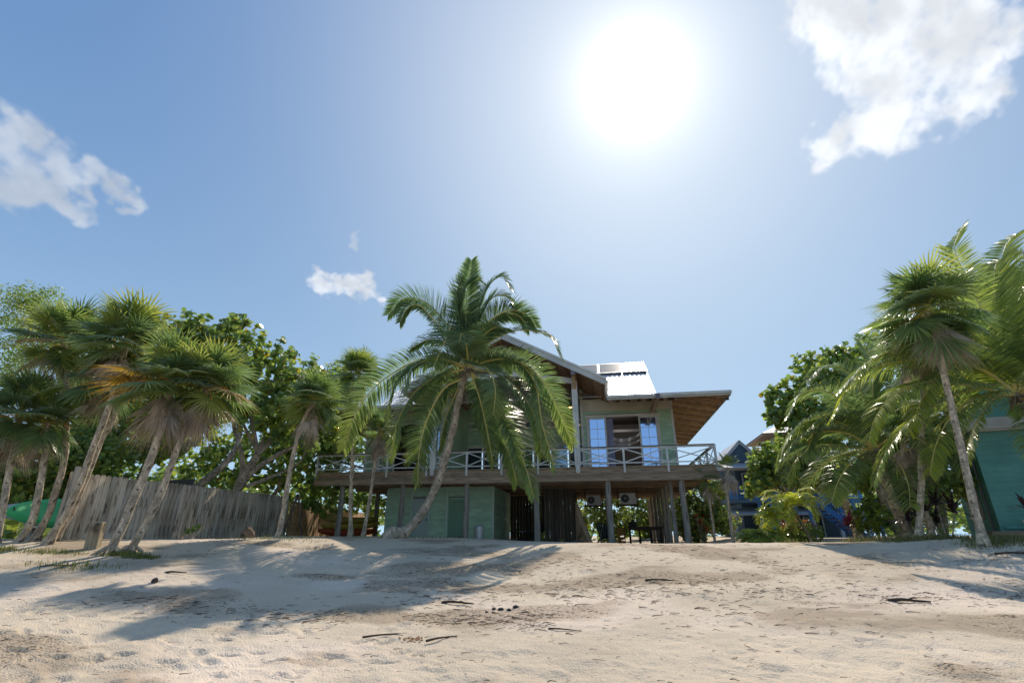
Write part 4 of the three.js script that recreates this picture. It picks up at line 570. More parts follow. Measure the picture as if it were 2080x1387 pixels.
const BLOBS = {"SG1":[[-14.16,8.94,-22.0,1.21],[-12.84,8.15,-22.0,1.51],[-11.4,7.77,-22.0,1.46],[-9.89,6.89,-22.0,1.24],[-8.91,6.31,-22.0,1.02],[-8.4,6.65,-22.0,0.67],[-13.19,6.54,-22.0,1.48],[-11.52,5.97,-22.0,1.66],[-9.84,5.18,-22.0,1.4],[-8.69,4.74,-22.0,1.09],[-13.15,9.7,-22.0,0.7],[-14.57,8.2,-22.0,0.92]],"SG1B":[[-15.92,4.17,-27.0,1.96],[-13.48,3.66,-27.0,2.2],[-11.18,3.92,-27.0,2.08],[-10.02,4.95,-27.0,1.58],[-12.75,5.48,-27.0,1.59],[-9.93,2.42,-27.0,1.27],[-9.36,6.02,-27.0,1.07]],"SG2":[[-15.3,8.12,-20.5,0.86],[-14.47,8.7,-20.5,0.91],[-15.59,6.77,-20.5,1.39],[-17.7,6.77,-20.5,1.58],[-16.1,4.85,-20.5,1.63],[-14.32,4.24,-20.5,1.51],[-17.34,4.24,-20.5,1.51],[-13.49,5.9,-20.5,1.16]],"AIR":[[-25.38,11.07,-23.0,1.29],[-24.13,11.43,-23.0,1.15],[-23.12,11.15,-23.0,0.65],[-24.27,9.33,-23.0,1.6],[-22.81,9.33,-23.0,1.21],[-24.25,7.31,-23.0,1.41]],"UND":[[-18.04,2.93,-18.3,1.06],[-16.69,2.84,-18.3,1.32],[-15.56,2.93,-18.3,0.97],[-17.44,1.74,-18.3,0.78],[-16.23,1.74,-18.3,0.86],[-14.63,2.76,-18.3,0.97],[-18.73,2.41,-18.3,1.05],[-15.37,1.74,-18.3,0.69]],"BHL":[[-14.58,10.12,-36.0,2.0],[-12.76,10.12,-36.0,1.64],[-12.95,11.64,-36.0,1.04],[-14.17,7.2,-36.0,2.12],[-11.25,6.5,-36.0,2.11],[-11.55,3.12,-36.0,2.04],[-9.48,2.79,-36.0,1.69],[-13.25,3.12,-36.0,1.7]],"SG3":[[13.58,6.73,-24.0,1.02],[15.29,7.87,-24.0,1.18],[16.93,8.52,-24.0,1.05],[18.31,9.05,-24.0,0.95],[14.03,5.38,-24.0,1.31],[15.89,6.23,-24.0,1.59],[17.65,6.98,-24.0,1.36],[13.07,5.82,-24.0,0.67],[14.25,4.2,-24.0,1.28],[18.07,5.38,-24.0,1.43]],"SG4":[[11.2,2.94,-22.5,0.86],[12.09,3.11,-22.5,1.19],[13.34,2.9,-22.5,1.08],[10.71,2.38,-22.5,0.55],[14.13,2.58,-22.5,0.77]],"DRK":[[13.08,2.49,-19.0,0.82],[14.1,3.58,-19.0,1.02],[15.3,4.52,-19.0,1.13],[16.05,3.58,-19.0,1.02],[15.78,2.41,-19.0,1.09],[14.61,1.8,-19.0,0.9],[13.09,1.12,-19.0,0.64],[16.28,5.89,-19.0,0.97]],"CRN":[[17.81,7.98,-17.5,1.41],[18.74,7.18,-17.5,1.38],[16.55,6.4,-17.5,1.09],[19.12,9.03,-17.5,1.15],[18.88,5.83,-17.5,1.26]],"HSR":[[10.27,1.66,-29.0,1.03],[10.91,1.23,-29.0,0.86],[9.8,0.53,-29.0,0.69],[11.24,2.71,-29.0,0.66],[11.53,1.03,-29.0,0.7]],"BCK0":[[-2.26,2.36,-44.0,1.72],[-1.22,1.4,-44.0,1.38],[-3.26,1.59,-44.0,1.39],[-2.28,3.74,-44.0,1.58],[-1.82,0.45,-44.0,1.05]],"BCK1":[[1.29,2.45,-46.0,1.8],[2.34,1.44,-46.0,1.45],[0.21,1.64,-46.0,1.45],[1.3,3.9,-46.0,1.65],[1.69,0.45,-46.0,1.1]],"BCK2":[[4.92,2.55,-48.0,1.88],[5.99,1.49,-48.0,1.51],[3.78,1.7,-48.0,1.51],[4.98,4.05,-48.0,1.72],[5.28,0.46,-48.0,1.14]],"BCK3":[[7.79,2.36,-44.0,1.72],[8.75,1.4,-44.0,1.38],[6.72,1.59,-44.0,1.39],[7.89,3.74,-44.0,1.58],[8.07,0.45,-44.0,1.05]],"BCK4":[[11.58,2.45,-46.0,1.8],[12.55,1.44,-46.0,1.45],[10.44,1.64,-46.0,1.45],[11.72,3.9,-46.0,1.65],[11.81,0.45,-46.0,1.1]],"BCK5":[[15.22,2.55,-48.0,1.88],[16.2,1.49,-48.0,1.51],[14.0,1.7,-48.0,1.51],[15.4,4.05,-48.0,1.72],[15.4,0.46,-48.0,1.14]]};

// ------------------------------------------------------------------ coconut palms
function frondGeo(pts, o) {
  const c = curveOf(pts), r = RNG(o.seed), pos = [], idx = [], colr = [], T = V(), S = V(), U = V(), n = o.n ?? 84, Lm = o.leaf ?? 0.78, L = c.getLength();
  let lastS = null;
  for (let i = 0; i < n; i++) {
    const t = lerp(0.13, 0.995, i / (n - 1)), P = c.getPointAt(t); c.getTangentAt(t, T);
    S.crossVectors(T, UPV); if (S.lengthSq() < 0.02) S.copy(lastS ?? V(1, 0, 0)); S.normalize(); if (lastS && S.dot(lastS) < 0) S.negate(); if (lastS) S.lerp(lastS, 0.6).normalize(); lastS = S.clone();
    U.crossVectors(S, T).normalize(); if (U.y < 0) U.negate();
    const ro = (o.roll ?? 0) * sstep(0, 0.4, t), Sr = S.clone().multiplyScalar(Math.cos(ro)).addScaledVector(U, Math.sin(ro)), Ur = U.clone().multiplyScalar(Math.cos(ro)).addScaledVector(S, -Math.sin(ro));
    for (const s of [-1, 1]) {
      if (r() < (o.miss ?? 0.04)) continue;
      const prof = Math.pow(Math.sin(Math.PI * clamp(0.14 + t * 0.80)), 0.65), l = Lm * prof * (0.86 + r() * 0.24), fwd = lerp(0.25, 1.0, t * t) + (r() - 0.5) * 0.16, lift = 0.32 - 0.25 * t + (r() - 0.5) * 0.2;
      const d = V().addScaledVector(T, fwd).addScaledVector(Sr, s * 0.95).addScaledVector(Ur, lift).normalize(), g = (o.g ?? 0.6) * (0.7 + r() * 0.6) * (1 - 0.8 * Math.abs(T.y)), k = pos.length / 3;
      const wv = V().copy(T).addScaledVector(d, -T.dot(d)).normalize().addScaledVector(Ur, (0.55 + (r() - 0.5) * 0.7)).normalize(), w = (o.w ?? 0.026) * (0.8 + 0.4 * r());
      const p = P.clone(), dd = d.clone(), steps = [[0, 0.35], [0.3, 1], [0.65, 0.8], [1, 0.06]]; let f0 = 0;
      const yel = clamp((o.yellow ?? 0.12) * (0.4 + 1.2 * r()) + (o.tip ?? 0) * sstep(0.55, 1, t) * (0.5 + r())), b = 0.75 + r() * 0.5;
      steps.forEach(([f, ww], q) => {
        if (q) { p.addScaledVector(dd, l * (f - f0)); dd.y -= g * (0.35 + 0.45 * q); dd.normalize(); } f0 = f;
        const e = w * ww, y2 = clamp(yel + (q === 3 ? (o.brownTip ?? 0.15) : 0)), R = lerp(0.17, 0.58, y2) * b, G = lerp(0.28, 0.62, y2) * b, B = lerp(0.125, 0.05, y2) * b;
        if (q < 3) { pos.push(p.x - wv.x * e, p.y - wv.y * e, p.z - wv.z * e, p.x + wv.x * e, p.y + wv.y * e, p.z + wv.z * e); colr.push(R, G, B, R, G, B); } else { pos.push(p.x, p.y, p.z); colr.push(R, G, B); }
      });
      idx.push(k, k + 2, k + 1, k + 1, k + 2, k + 3, k + 2, k + 4, k + 3, k + 3, k + 4, k + 5, k + 4, k + 6, k + 5);
    }
  }
  const r0 = o.r0 ?? 0.04;
  return [mesh(pos, idx, null, colr), tube(pts, (t) => r0 * (1 - 0.9 * t) + 0.003, 18, 5)];
}
function coconutPalm(label, D, base, o) {
  const p = thing('coconut_palm', label, 'palm', base), rel = (q) => [q[0] - base[0], q[1] - base[1], q[2] - base[2]], hub = V(...rel(D.hub)), r = RNG(o.seed);
  part(p, 'trunk', tube([V(...rel(D.trunk[0])).add(V(0, -0.25, 0)), ...D.trunk.map((q) => V(...rel(q)))], (t) => o.tr * (t < 0.16 ? 1 + 2.0 * Math.pow(1 - t / 0.16, 1.6) : 1 - 0.22 * t), 120, 14, { rough: 0.05, rings: 9, seed: o.seed }), M.cocoTrunk);
  D.fronds.forEach((f, k) => { const pts = [hub.clone().add(V(0, -0.12, 0)), ...f.map((q) => V(...rel(q)))]; if (pts[0].distanceTo(pts[1]) < 0.25) pts.splice(1, 1); const low = f.at(-1)[1] < D.hub[1] - 0.6; const [lg, rg] = frondGeo(pts, { seed: o.seed * 100 + k, n: o.n ?? 84, leaf: o.leaf ?? 0.78, g: (low ? 0.42 : 0.2) * (o.hang ?? 1), roll: (k % 2 ? 1 : -1) * (low ? 0.55 + 0.35 * r() : 0.25 + 0.3 * r()) * (o.roll ?? 1), yellow: (low ? 0.12 : 0.04) + (o.yellow ?? 0), tip: low ? 0.3 : 0.06, w: o.w, miss: low ? 0.07 : 0.03 }); const m = part(p, 'frond', lg, M.frond); part(m, 'midrib', rg, M.rachis); });
  for (let k = 0; k < (o.extra ?? 0); k++) {
    const a = k * 2.39996 + 0.7, e = lerp(1.25, -0.25, k / o.extra), L = lerp(2.6, 3.7, k / o.extra), d = V(Math.cos(a), 0, Math.sin(a)), pts = [hub.clone().add(V(0, -0.1, 0))];
    for (let i = 1; i <= 4; i++) { const ee = e - i * i * 0.1; pts.push(pts.at(-1).clone().addScaledVector(d, Math.cos(ee) * L / 4).add(V(0, Math.sin(ee) * L / 4, 0))); }
    const [lg, rg] = frondGeo(pts, { seed: o.seed * 300 + k, n: Math.round((o.n ?? 84) * 0.85), leaf: o.leaf, g: 0.35, yellow: 0.1 + (o.yellow ?? 0), tip: 0.1, w: o.w }); const m = part(p, 'frond', lg, M.frond); part(m, 'midrib', rg, M.rachis);
  }
  // sheath of fibre at the crown, flower stalks
  for (let k = 0; k < 16; k++) { const a = k * 2.4, e = 0.16 + 0.3 * r(); part(p, 'fibre_sheath', tube([hub.clone().add(V(0, -0.25, 0)), hub.clone().add(V(Math.cos(a) * 0.14, -0.12 - 0.2 * r(), Math.sin(a) * 0.14)), hub.clone().add(V(Math.cos(a) * e, -0.1 - 0.5 * r(), Math.sin(a) * e))], (t) => 0.06 * (1 - 0.75 * t), 5, 5), std(0.2, 0.15, 0.1, 0.95)); }
  for (let k = 0; k < 5; k++) { const a = k * 1.3 + 0.5; part(p, 'flower_stalk', tube([hub.clone(), hub.clone().add(V(Math.cos(a) * 0.25, 0.12, Math.sin(a) * 0.25)), hub.clone().add(V(Math.cos(a) * 0.5, -0.12, Math.sin(a) * 0.5))], (t) => 0.02 * (1 - 0.6 * t), 6, 5), std(0.4, 0.34, 0.12, 0.7)); }
  return p;
}
const onGround = (q) => [q[0], ground(q[0], q[2]), q[2]];
coconutPalm('large coconut palm with curved trunk arching before the green house', COCO1, onGround(COCO1.trunk[0]), { seed: 3, tr: 0.15, n: 150, leaf: 0.95, w: 0.025, extra: 9 });
coconutPalm('coconut palm whose long fronds sweep in from the right edge', COCO2, [15.5, ground(15.5, -14.9), -14.9], { seed: 5, tr: 0.17, n: 140, leaf: 0.95, w: 0.02, extra: 5, roll: 0.3, hang: 2.0, yellow: 0.3 });
coconutPalm('coconut palm with brown skirt leaning before the blue stairs', COCO3, onGround(COCO3.trunk[0]), { seed: 7, tr: 0.17, n: 110, leaf: 0.9, w: 0.022, extra: 5, roll: 0.4, hang: 1.7, yellow: 0.12 });

// ------------------------------------------------------------------ thatch palms with fan leaves
function fanGeo(elev, seed, dead) {
  const r = RNG(seed), pos = [], idx = [], colr = [], e = elev * Math.PI / 180, lp = dead ? 0.36 : 0.48, R = dead ? 0.55 : 0.6, n = dead ? 24 : 34, A = dead ? 1.2 : 2.5;
  const H = V(Math.cos(e) * lp, Math.sin(e) * lp - (dead ? 0.02 : 0.05), 0), e2 = e - (dead ? 0.1 : 0.22), X = V(Math.cos(e2), Math.sin(e2), 0), Z = V(0, 0, 1), N = V().crossVectors(Z, X).normalize();
  for (let k = 0; k < n; k++) {
    const ph = lerp(-A, A, k / (n - 1)) + (r() - 0.5) * 0.05, dl = A / n * 0.98, len = R * (1 - 0.22 * Math.pow(Math.abs(ph) / A, 2)) * (0.88 + r() * 0.2), dr = (dead ? 0.35 : 0.2) * (0.6 + r() * 0.8), b = 0.72 + r() * 0.55, o = pos.length / 3;
    const at = (rr, da, up) => { const q = rr * len, a = ph + da, cup = 0.1 * Math.pow(rr, 1.5) * (Math.abs(ph) / A); return H.clone().addScaledVector(X, Math.cos(a) * q).addScaledVector(Z, Math.sin(a) * q * (dead ? 0.75 : 1)).addScaledVector(N, up - cup * 0.4).add(V(0, -dr * Math.pow(rr, 2.6) * R * (dead ? 1.6 : 1), 0)); };
    const P = [at(0.02, 0, 0), at(0.36, -dl, -0.006), at(0.4, 0, 0.016), at(0.36, dl, -0.006), at(0.7, -dl * 0.34, 0), at(0.7, dl * 0.34, 0), at(1, 0, 0)];
    P.forEach((q, i) => { pos.push(q.x, q.y, q.z); const y = i === 6 ? 0.4 : i > 3 ? 0.12 : 0; colr.push(...(dead ? [0.95 * b, 0.92 * b, 0.9 * b] : [lerp(1, 2.1, y) * b, lerp(1, 1.35, y) * b, b])); });
    idx.push(o, o + 1, o + 2, o, o + 2, o + 3, o + 1, o + 4, o + 2, o + 2, o + 4, o + 5, o + 2, o + 5, o + 3, o + 4, o + 6, o + 5);
  }
  const st = tube([[0, 0, 0], [Math.cos(e) * lp * 0.5, Math.sin(e) * lp * 0.5 + 0.01, 0], H], () => 0.011, 4, 4);
  const sp = st.attributes.position, o = pos.length / 3; for (let i = 0; i < sp.count; i++) { pos.push(sp.getX(i), sp.getY(i), sp.getZ(i)); colr.push(...(dead ? [0.8, 0.8, 0.8] : [2.6, 1.7, 1.2])); } for (const i of st.index.array) idx.push(i + o);
  return mesh(pos, idx, null, colr);
}
const ELEV = [84, 66, 48, 30, 14, -4, -22, -40], fanLib = ELEV.map((e, i) => [0, 1].map((s) => fanGeo(e, i * 7 + s + 11, false))), deadLib = [-52, -64, -74, -82].map((e, i) => fanGeo(e, i + 90, true));
const fanMat = [leafMat(0.18, 0.29, 0.08, { vertexColors: true }), leafMat(0.24, 0.35, 0.08, { vertexColors: true }), leafMat(0.36, 0.43, 0.08, { vertexColors: true }), leafMat(0.14, 0.24, 0.08, { vertexColors: true })], fanYellow = leafMat(0.42, 0.27, 0.03, { vertexColors: true });
const deadMat = [[0.55, 0.45, 0.34], [0.46, 0.38, 0.29], [0.62, 0.52, 0.4]].map((c) => new THREE.MeshPhysicalMaterial({ color: col(...c), roughness: 0.95, transmission: 0.15, thickness: 0, side: THREE.DoubleSide, vertexColors: true }));
function thatchPalm(label, [tr, c, R], o) {
  const base = onGround(tr[0]), p = thing('thatch_palm', label, 'palm', base), rel = (q) => V(q[0] - base[0], q[1] - base[1], q[2] - base[2]), r = RNG(o.seed), top = rel(c).add(V(0, -0.12 * R, 0)), pts = [rel(tr[0]).setY(-0.2), ...tr.map(rel), top];
  pts[1].y = 0.03; const rad = o.tr ?? 0.085;
  part(p, 'trunk', tube(pts, (t) => rad * (t < 0.1 ? 1 + 1.3 * Math.pow(1 - t / 0.1, 1.3) : 1 - 0.15 * t), 46, 10, { rough: 0.13, seed: o.seed }), o.mat ?? M.palmTrunk);
  if (o.roots) for (let k = 0; k < 9; k++) { const a = k * 0.7 + r(); part(p, 'root', tube([[Math.cos(a) * rad, 0.16, Math.sin(a) * rad], [Math.cos(a) * 0.24, 0.06, Math.sin(a) * 0.24], [Math.cos(a) * (0.36 + 0.14 * r()), -0.1, Math.sin(a) * 0.42]], (t) => 0.035 * (1 - 0.5 * t), 5, 5), M.palmTrunk); }
  const n = Math.round((o.n ?? 30) * 1.2);
  for (let k = 0; k < n; k++) { const f = k / n, ei = Math.min(7, Math.floor(Math.pow(f, 1.25) * (o.low ?? 8) + r() * 0.8)), yl = r() < (o.yellow ?? 0.05) && ei > 3; const m = part(p, 'fan_leaf', fanLib[ei][Math.floor(r() * 2)], yl ? fanYellow : fanMat[Math.floor(r() * 4)]); m.position.copy(top).add(V(0, 0.1 * R * (1 - f), 0)); m.rotation.y = k * 2.39996 + r() * 0.9; m.rotation.x = (r() - 0.5) * 0.7; m.rotation.z = (r() - 0.5) * 0.4; m.scale.setScalar(R * (0.7 + 0.5 * r())); }
  for (let k = 0; k < (o.skirt ?? 12); k++) { const m = part(p, 'dead_leaf', deadLib[Math.floor(r() * 4)], deadMat[Math.floor(r() * 3)]); m.position.copy(top).add(V(0, -0.05 * R - r() * 0.42 * R, 0)); m.rotation.y = k * 2.39996 + r() * 0.6; m.rotation.x = (r() - 0.5) * 0.5; m.rotation.z = r() * 0.5; m.scale.setScalar(R * (0.45 + 0.45 * r())); }
  return p;
}
const FL = [
  ['thatch palm with straight pale trunk at the left edge', { skirt: 16 }],
  ['short thatch palm with mottled trunk before the green kayak', { skirt: 18, tr: 0.09 }],
  ['tall thatch palm with slightly bent trunk behind the kayak palms', { skirt: 10, yellow: 0.16, n: 34 }],
  ['tallest thatch palm of the left clump, trunk crossing its neighbour', { skirt: 18, n: 36 }],
  ['thatch palm with dark trunk crossing behind the tallest palm', { skirt: 14, tr: 0.075 }],
  ['thatch palm on a root mound before the grey fence, pale trunk', { skirt: 30, n: 36, roots: true, tr: 0.1 }],
  ['thatch palm with shaggy brown skirt leaning over the grey fence', { skirt: 34, n: 34, roots: true, tr: 0.09, yellow: 0.12 }],
  ['thin thatch palm with yellow lower leaf by the fence end', { skirt: 12, yellow: 0.16, tr: 0.085 }],
  ['slim tall thatch palm before the left deck corner', { skirt: 10, tr: 0.075 }],
  ['slim low thatch palm with dark skirt before the left railing', { skirt: 22, tr: 0.075, n: 20 }],
  ['tall thatch palm with speckled trunk before the teal wall', { skirt: 22, n: 38, tr: 0.088 }],
  ['thin thatch palm with brown skirt beside the teal building', { skirt: 30, n: 12, tr: 0.085 }],
  ['small half-dead thatch palm with brown head at the right deck corner', { skirt: 34, n: 6, tr: 0.07, low: 4, yellow: 0.5 }],
  ['thin young thatch palm in the shade behind the brown-headed palm', { skirt: 10, n: 14, tr: 0.06 }],
  ['thatch palm with dark low head behind the speckled trunk', { skirt: 12, n: 26, tr: 0.085 }],
];
FAN.forEach((f, k) => thatchPalm(FL[k][0], f, { seed: 200 + k, ...FL[k][1] }));

// ------------------------------------------------------------------ broad-leaved trees and shrubs
function foliage(blobs, o) {
  const r = RNG(o.seed), n = o.n, round = o.round ?? 6, pos = new Float32Array(n * (round + 1) * 3), nor = new Float32Array(pos.length), colr = new Float32Array(pos.length), idx = new Uint32Array(n * round * 3), wsum = blobs.map((b) => b[3] * b[3]), tot = wsum.reduce((a, b) => a + b), C = V(), D = V(), N = V(), A = V(), B = V(), P = V();
  const per = o.per ?? 9; let ci = 0;
  for (let k = 0; k < n; k++) {
    if (k % per === 0) { let q = r() * tot, i = 0; while (q > wsum[i] && i < blobs.length - 1) q -= wsum[i++]; const b = blobs[i]; D.set(r() * 2 - 1, r() * 2 - 1, r() * 2 - 1).normalize(); const bump = 0.72 + 0.6 * vnoise(D.x * 2.2 + b[0] * 3, D.y * 2.2 + D.z * 1.7 + b[2], 31), rr = (r() < 0.72 ? 0.75 + 0.3 * r() : Math.pow(r(), 0.5) * 0.8) * bump; C.set(b[0] + D.x * b[3] * rr, b[1] + D.y * b[3] * 0.85 * rr, b[2] + D.z * b[3] * rr); ci = r(); }
    const sp = o.spread ?? 0.22; P.set((r() + r() - 1) * sp, (r() + r() - 1) * sp, (r() + r() - 1) * sp).add(C);
    N.set(r() * 2 - 1, r() * 2 - 1, r() * 2 - 1).multiplyScalar(0.9).addScaledVector(D, 0.55).add(V(0, 0.55, 0)).normalize(); A.set(r() - 0.5, r() - 0.5, r() - 0.5).cross(N).normalize(); B.crossVectors(N, A);
    const s = o.size * (0.65 + r() * 0.6), asp = o.aspect ?? 1, cup = (r() - 0.3) * 0.25 * s, u = r(), b = 0.7 + 0.55 * r() * (0.6 + 0.6 * ci); let c = o.colors[Math.floor(Math.pow(u, 1.0) * o.colors.length)]; if (r() < (o.yellow ?? 0.03)) c = [0.42, 0.3, 0.03]; else if (r() < (o.red ?? 0)) c = [0.4, 0.09, 0.03];
    for (let j = 0; j <= round; j++) { const a = j * Math.PI * 2 / round, q = j === round ? 0 : 1, f = k * (round + 1) + j, x = Math.cos(a) * s * q * asp, y = Math.sin(a) * s * q; pos[f * 3] = P.x + A.x * x + B.x * y + N.x * cup * q; pos[f * 3 + 1] = P.y + A.y * x + B.y * y + N.y * cup * q; pos[f * 3 + 2] = P.z + A.z * x + B.z * y + N.z * cup * q; nor[f * 3] = N.x; nor[f * 3 + 1] = N.y; nor[f * 3 + 2] = N.z; colr[f * 3] = c[0] * b; colr[f * 3 + 1] = c[1] * b; colr[f * 3 + 2] = c[2] * b; if (q) { const t = (k * round + j) * 3; idx[t] = k * (round + 1) + round; idx[t + 1] = f; idx[t + 2] = k * (round + 1) + (j + 1) % round; } }
  }
  const g = new THREE.BufferGeometry(); g.setAttribute('position', new THREE.BufferAttribute(pos, 3)); g.setAttribute('normal', new THREE.BufferAttribute(nor, 3)); g.setAttribute('color', new THREE.BufferAttribute(colr, 3)); g.setIndex(new THREE.BufferAttribute(idx, 1)); return g;
}
const GR = [[0.24, 0.37, 0.08], [0.19, 0.3, 0.08], [0.34, 0.46, 0.08], [0.44, 0.52, 0.08]];
function tree(name, label, cat, base, limbs, blobs, o) {
  const p = thing(name, label, cat, base, 0, o.group), rel = blobs.map((b) => [b[0] - base[0], b[1] - base[1], b[2] - base[2], b[3]]), r = RNG(o.seed + 5);
  limbs.forEach(([pts, r0, r1], k) => part(p, k ? 'limb' : 'trunk', tube(pts.map((q) => V(q[0] - base[0], q[1] - base[1], q[2] - base[2])), (t) => lerp(r0, r1, Math.pow(t, 0.8)), 26, 9, { rough: 0.12, seed: k + o.seed }), M.bark));
  if (limbs.length) { const top = V(...limbs[0][0].at(-1)).sub(V(...base)); for (const b of rel.slice(0, o.branches ?? 8)) { const e = V(b[0], b[1], b[2]), m = top.clone().lerp(e, 0.5).add(V((r() - 0.5) * 0.8, (r() - 0.3) * 0.8, (r() - 0.5) * 0.8)); part(p, 'branch', tube([top, m, e], (t) => 0.075 * (1 - 0.8 * t), 9, 6, { rough: 0.1 }), M.bark); } }
  part(p, 'crown', foliage(rel, { colors: GR, ...o }), M.leaf); return p;
}
const bl = (k) => BLOBS[k];
tree('sea_grape_tree', 'big round-leaved tree with bare grey limbs behind the grey fence', 'tree', [-12.2, 0.2, -22.6], [
  [[[-12.2, 0, -22.6], [-11.9, 1.6, -22.4], [-11.6, 2.6, -22.2], [-11.0, 3.6, -22]], 0.24, 0.15], [[[-11.9, 1.9, -22.4], [-11.3, 2.8, -22.2], [-10.3, 3.5, -22], [-9.2, 4.1, -21.8], [-8.4, 5.2, -21.8]], 0.16, 0.05], [[[-13.6, 1.6, -21.5], [-12.8, 2.3, -21.3], [-12.0, 3.0, -21.2], [-11.6, 3.9, -21.3], [-11.9, 5.2, -21.5]], 0.2, 0.07],
  [[[-11.6, 2.6, -22.2], [-11.75, 3.6, -22.1], [-12.3, 4.8, -22], [-12.6, 6.2, -22]], 0.12, 0.05], [[[-11.4, 2.3, -22.3], [-10.6, 2.7, -22.6], [-9.6, 3.4, -23], [-9.2, 4.4, -23]], 0.09, 0.03], [[[-12.6, 6.0, -22], [-11.4, 6.8, -22], [-10, 7, -22]], 0.08, 0.03]], bl('SG1'), { seed: 1, n: 8000, size: 0.115, yellow: 0.05, branches: 6 });
tree('sea_grape_tree', 'shaded round-leaved thicket tree behind the fence near the deck', 'tree', [-13, 0.2, -27], [[[[-13, 0, -27], [-12.6, 1.5, -27], [-12, 3, -27]], 0.16, 0.08]], bl('SG1B'), { seed: 2, n: 7000, size: 0.115, branches: 4, yellow: 0.02 });
tree('sea_grape_tree', 'round-leaved tree filling in behind the left palm clump', 'tree', [-15.2, 0.2, -20.5], [[[[-15.2, 0, -20.5], [-14.9, 1.8, -20.5], [-14.6, 3.4, -20.5]], 0.2, 0.1]], bl('SG2'), { seed: 3, n: 8500, size: 0.115, yellow: 0.05, branches: 6 });
tree('broadleaf_tree', 'airy small-leaved tree rising at the far left', 'tree', [-21.5, 0.2, -23], [[[[-21.5, 0, -23], [-21.3, 3, -23], [-21, 5.5, -23]], 0.18, 0.08]], bl('AIR'), { seed: 4, n: 11000, size: 0.055, aspect: 0.6, spread: 0.35, yellow: 0.04, per: 14 });
tree('understory_bush', 'dark leafy bush behind the kayak at the left edge', 'bush', [-16.5, 0.2, -18.3], [[[[-16.5, 0, -18.3], [-16.3, 1, -18.3], [-16.2, 1.8, -18.3]], 0.1, 0.05]], bl('UND'), { seed: 5, n: 11000, size: 0.085, aspect: 0.75, branches: 6 });
tree('broadleaf_tree', 'leafy tree inland behind the left end of the deck', 'tree', [-12.5, 0.2, -36], [[[[-12.5, 0, -36], [-12.4, 2, -36], [-12.2, 4.5, -36]], 0.2, 0.1]], bl('BHL'), { seed: 6, n: 14000, size: 0.11, aspect: 0.7, branches: 5, yellow: 0.02 });
tree('sea_grape_tree', 'round-leaved tree on the skyline right of the house', 'tree', [15.5, 0.1, -24], [[[[15.5, 0, -24], [15.2, 2, -24], [14.9, 4, -24]], 0.2, 0.1]], bl('SG3'), { seed: 7, n: 9000, size: 0.115, yellow: 0.04, branches: 7 });
tree('sea_grape_shrub', 'bright round-leaved shrub before the blue veranda', 'shrub', [11.6, 0.1, -22.5], [[[[11.6, 0, -22.5], [11.7, 1, -22.5], [11.9, 1.9, -22.5]], 0.09, 0.05]], bl('SG4'), { seed: 8, n: 5500, size: 0.1, yellow: 0.04, branches: 5 });
tree('broadleaf_tree', 'dark dense tree behind the palms beside the teal building', 'tree', [14.2, 0.1, -19], [[[[14.2, 0, -19], [14.1, 1.5, -19], [14.3, 2.8, -19]], 0.22, 0.12], [[[13.6, 0, -18.6], [13.2, 1.0, -18.5], [13.0, 2.2, -18.5]], 0.2, 0.1]], bl('DRK'), { seed: 9, n: 14000, size: 0.085, aspect: 0.75, branches: 7 });
tree('broadleaf_tree', 'leafy tree behind the right coconut crown above the teal building', 'tree', [16.8, 0.1, -21], [[[[16.8, 0, -21], [16.7, 3, -20], [16.5, 5.5, -18]], 0.2, 0.1]], bl('CRN'), { seed: 10, n: 12000, size: 0.09, aspect: 0.7, branches: 5 });
tree('garden_shrub', 'leafy shrub beyond the right corner posts of the deck', 'shrub', [10.4, 0, -29], [[[[10.4, -0.2, -29], [10.4, 0.8, -29], [10.5, 1.6, -29]], 0.08, 0.04]], bl('HSR'), { seed: 11, n: 6000, size: 0.09, aspect: 0.8, red: 0.05, branches: 5 });
['at the far left end of the gap', 'left of the slatted shed', 'directly behind the thatch panel', 'behind the garden chair', 'behind the bench legs', 'at the far right end of the gap'].forEach((w, k) => { const b = bl('BCK' + k), c = b[0]; tree('sunlit_bush', 'sunlit bush seen under the house ' + w, 'bush', [c[0], -0.25, c[2]], [[[[c[0], -0.3, c[2]], [c[0] + 0.1, 0.6, c[2]], [c[0], 1.4, c[2]]], 0.1, 0.05]], b, { seed: 20 + k, n: 5200, size: 0.12, aspect: 0.7, branches: 4, group: 'bushes inland behind the house', colors: [[0.3, 0.38, 0.06], [0.2, 0.29, 0.06], [0.38, 0.42, 0.07]] }); });

// ------------------------------------------------------------------ smaller plants
function strap(L, w, e, bend, seed, c0, c1) { const r = RNG(seed), pos = [], idx = [], colr = [], n = 6, d = V(Math.cos(e), Math.sin(e), 0), p = V(); for (let i = 0; i <= n; i++) { const t = i / n, ww = w * Math.sin(Math.PI * clamp(0.1 + t * 0.9)) + 0.002; for (const s of [-1, 0, 1]) { pos.push(p.x, p.y + Math.abs(s) * ww * 0.25, p.z + s * ww); const b = s ? 1 : 0.85; colr.push(lerp(c0[0], c1[0], t) * b, lerp(c0[1], c1[1], t) * b, lerp(c0[2], c1[2], t) * b); } p.addScaledVector(d, L / n); d.y -= bend / n * (1 + t); d.normalize(); } for (let i = 0; i < n; i++) for (let s = 0; s < 2; s++) { const a = i * 3 + s, b = a + 3; idx.push(a, b, a + 1, a + 1, b, b + 1); } return mesh(pos, idx, null, colr); }
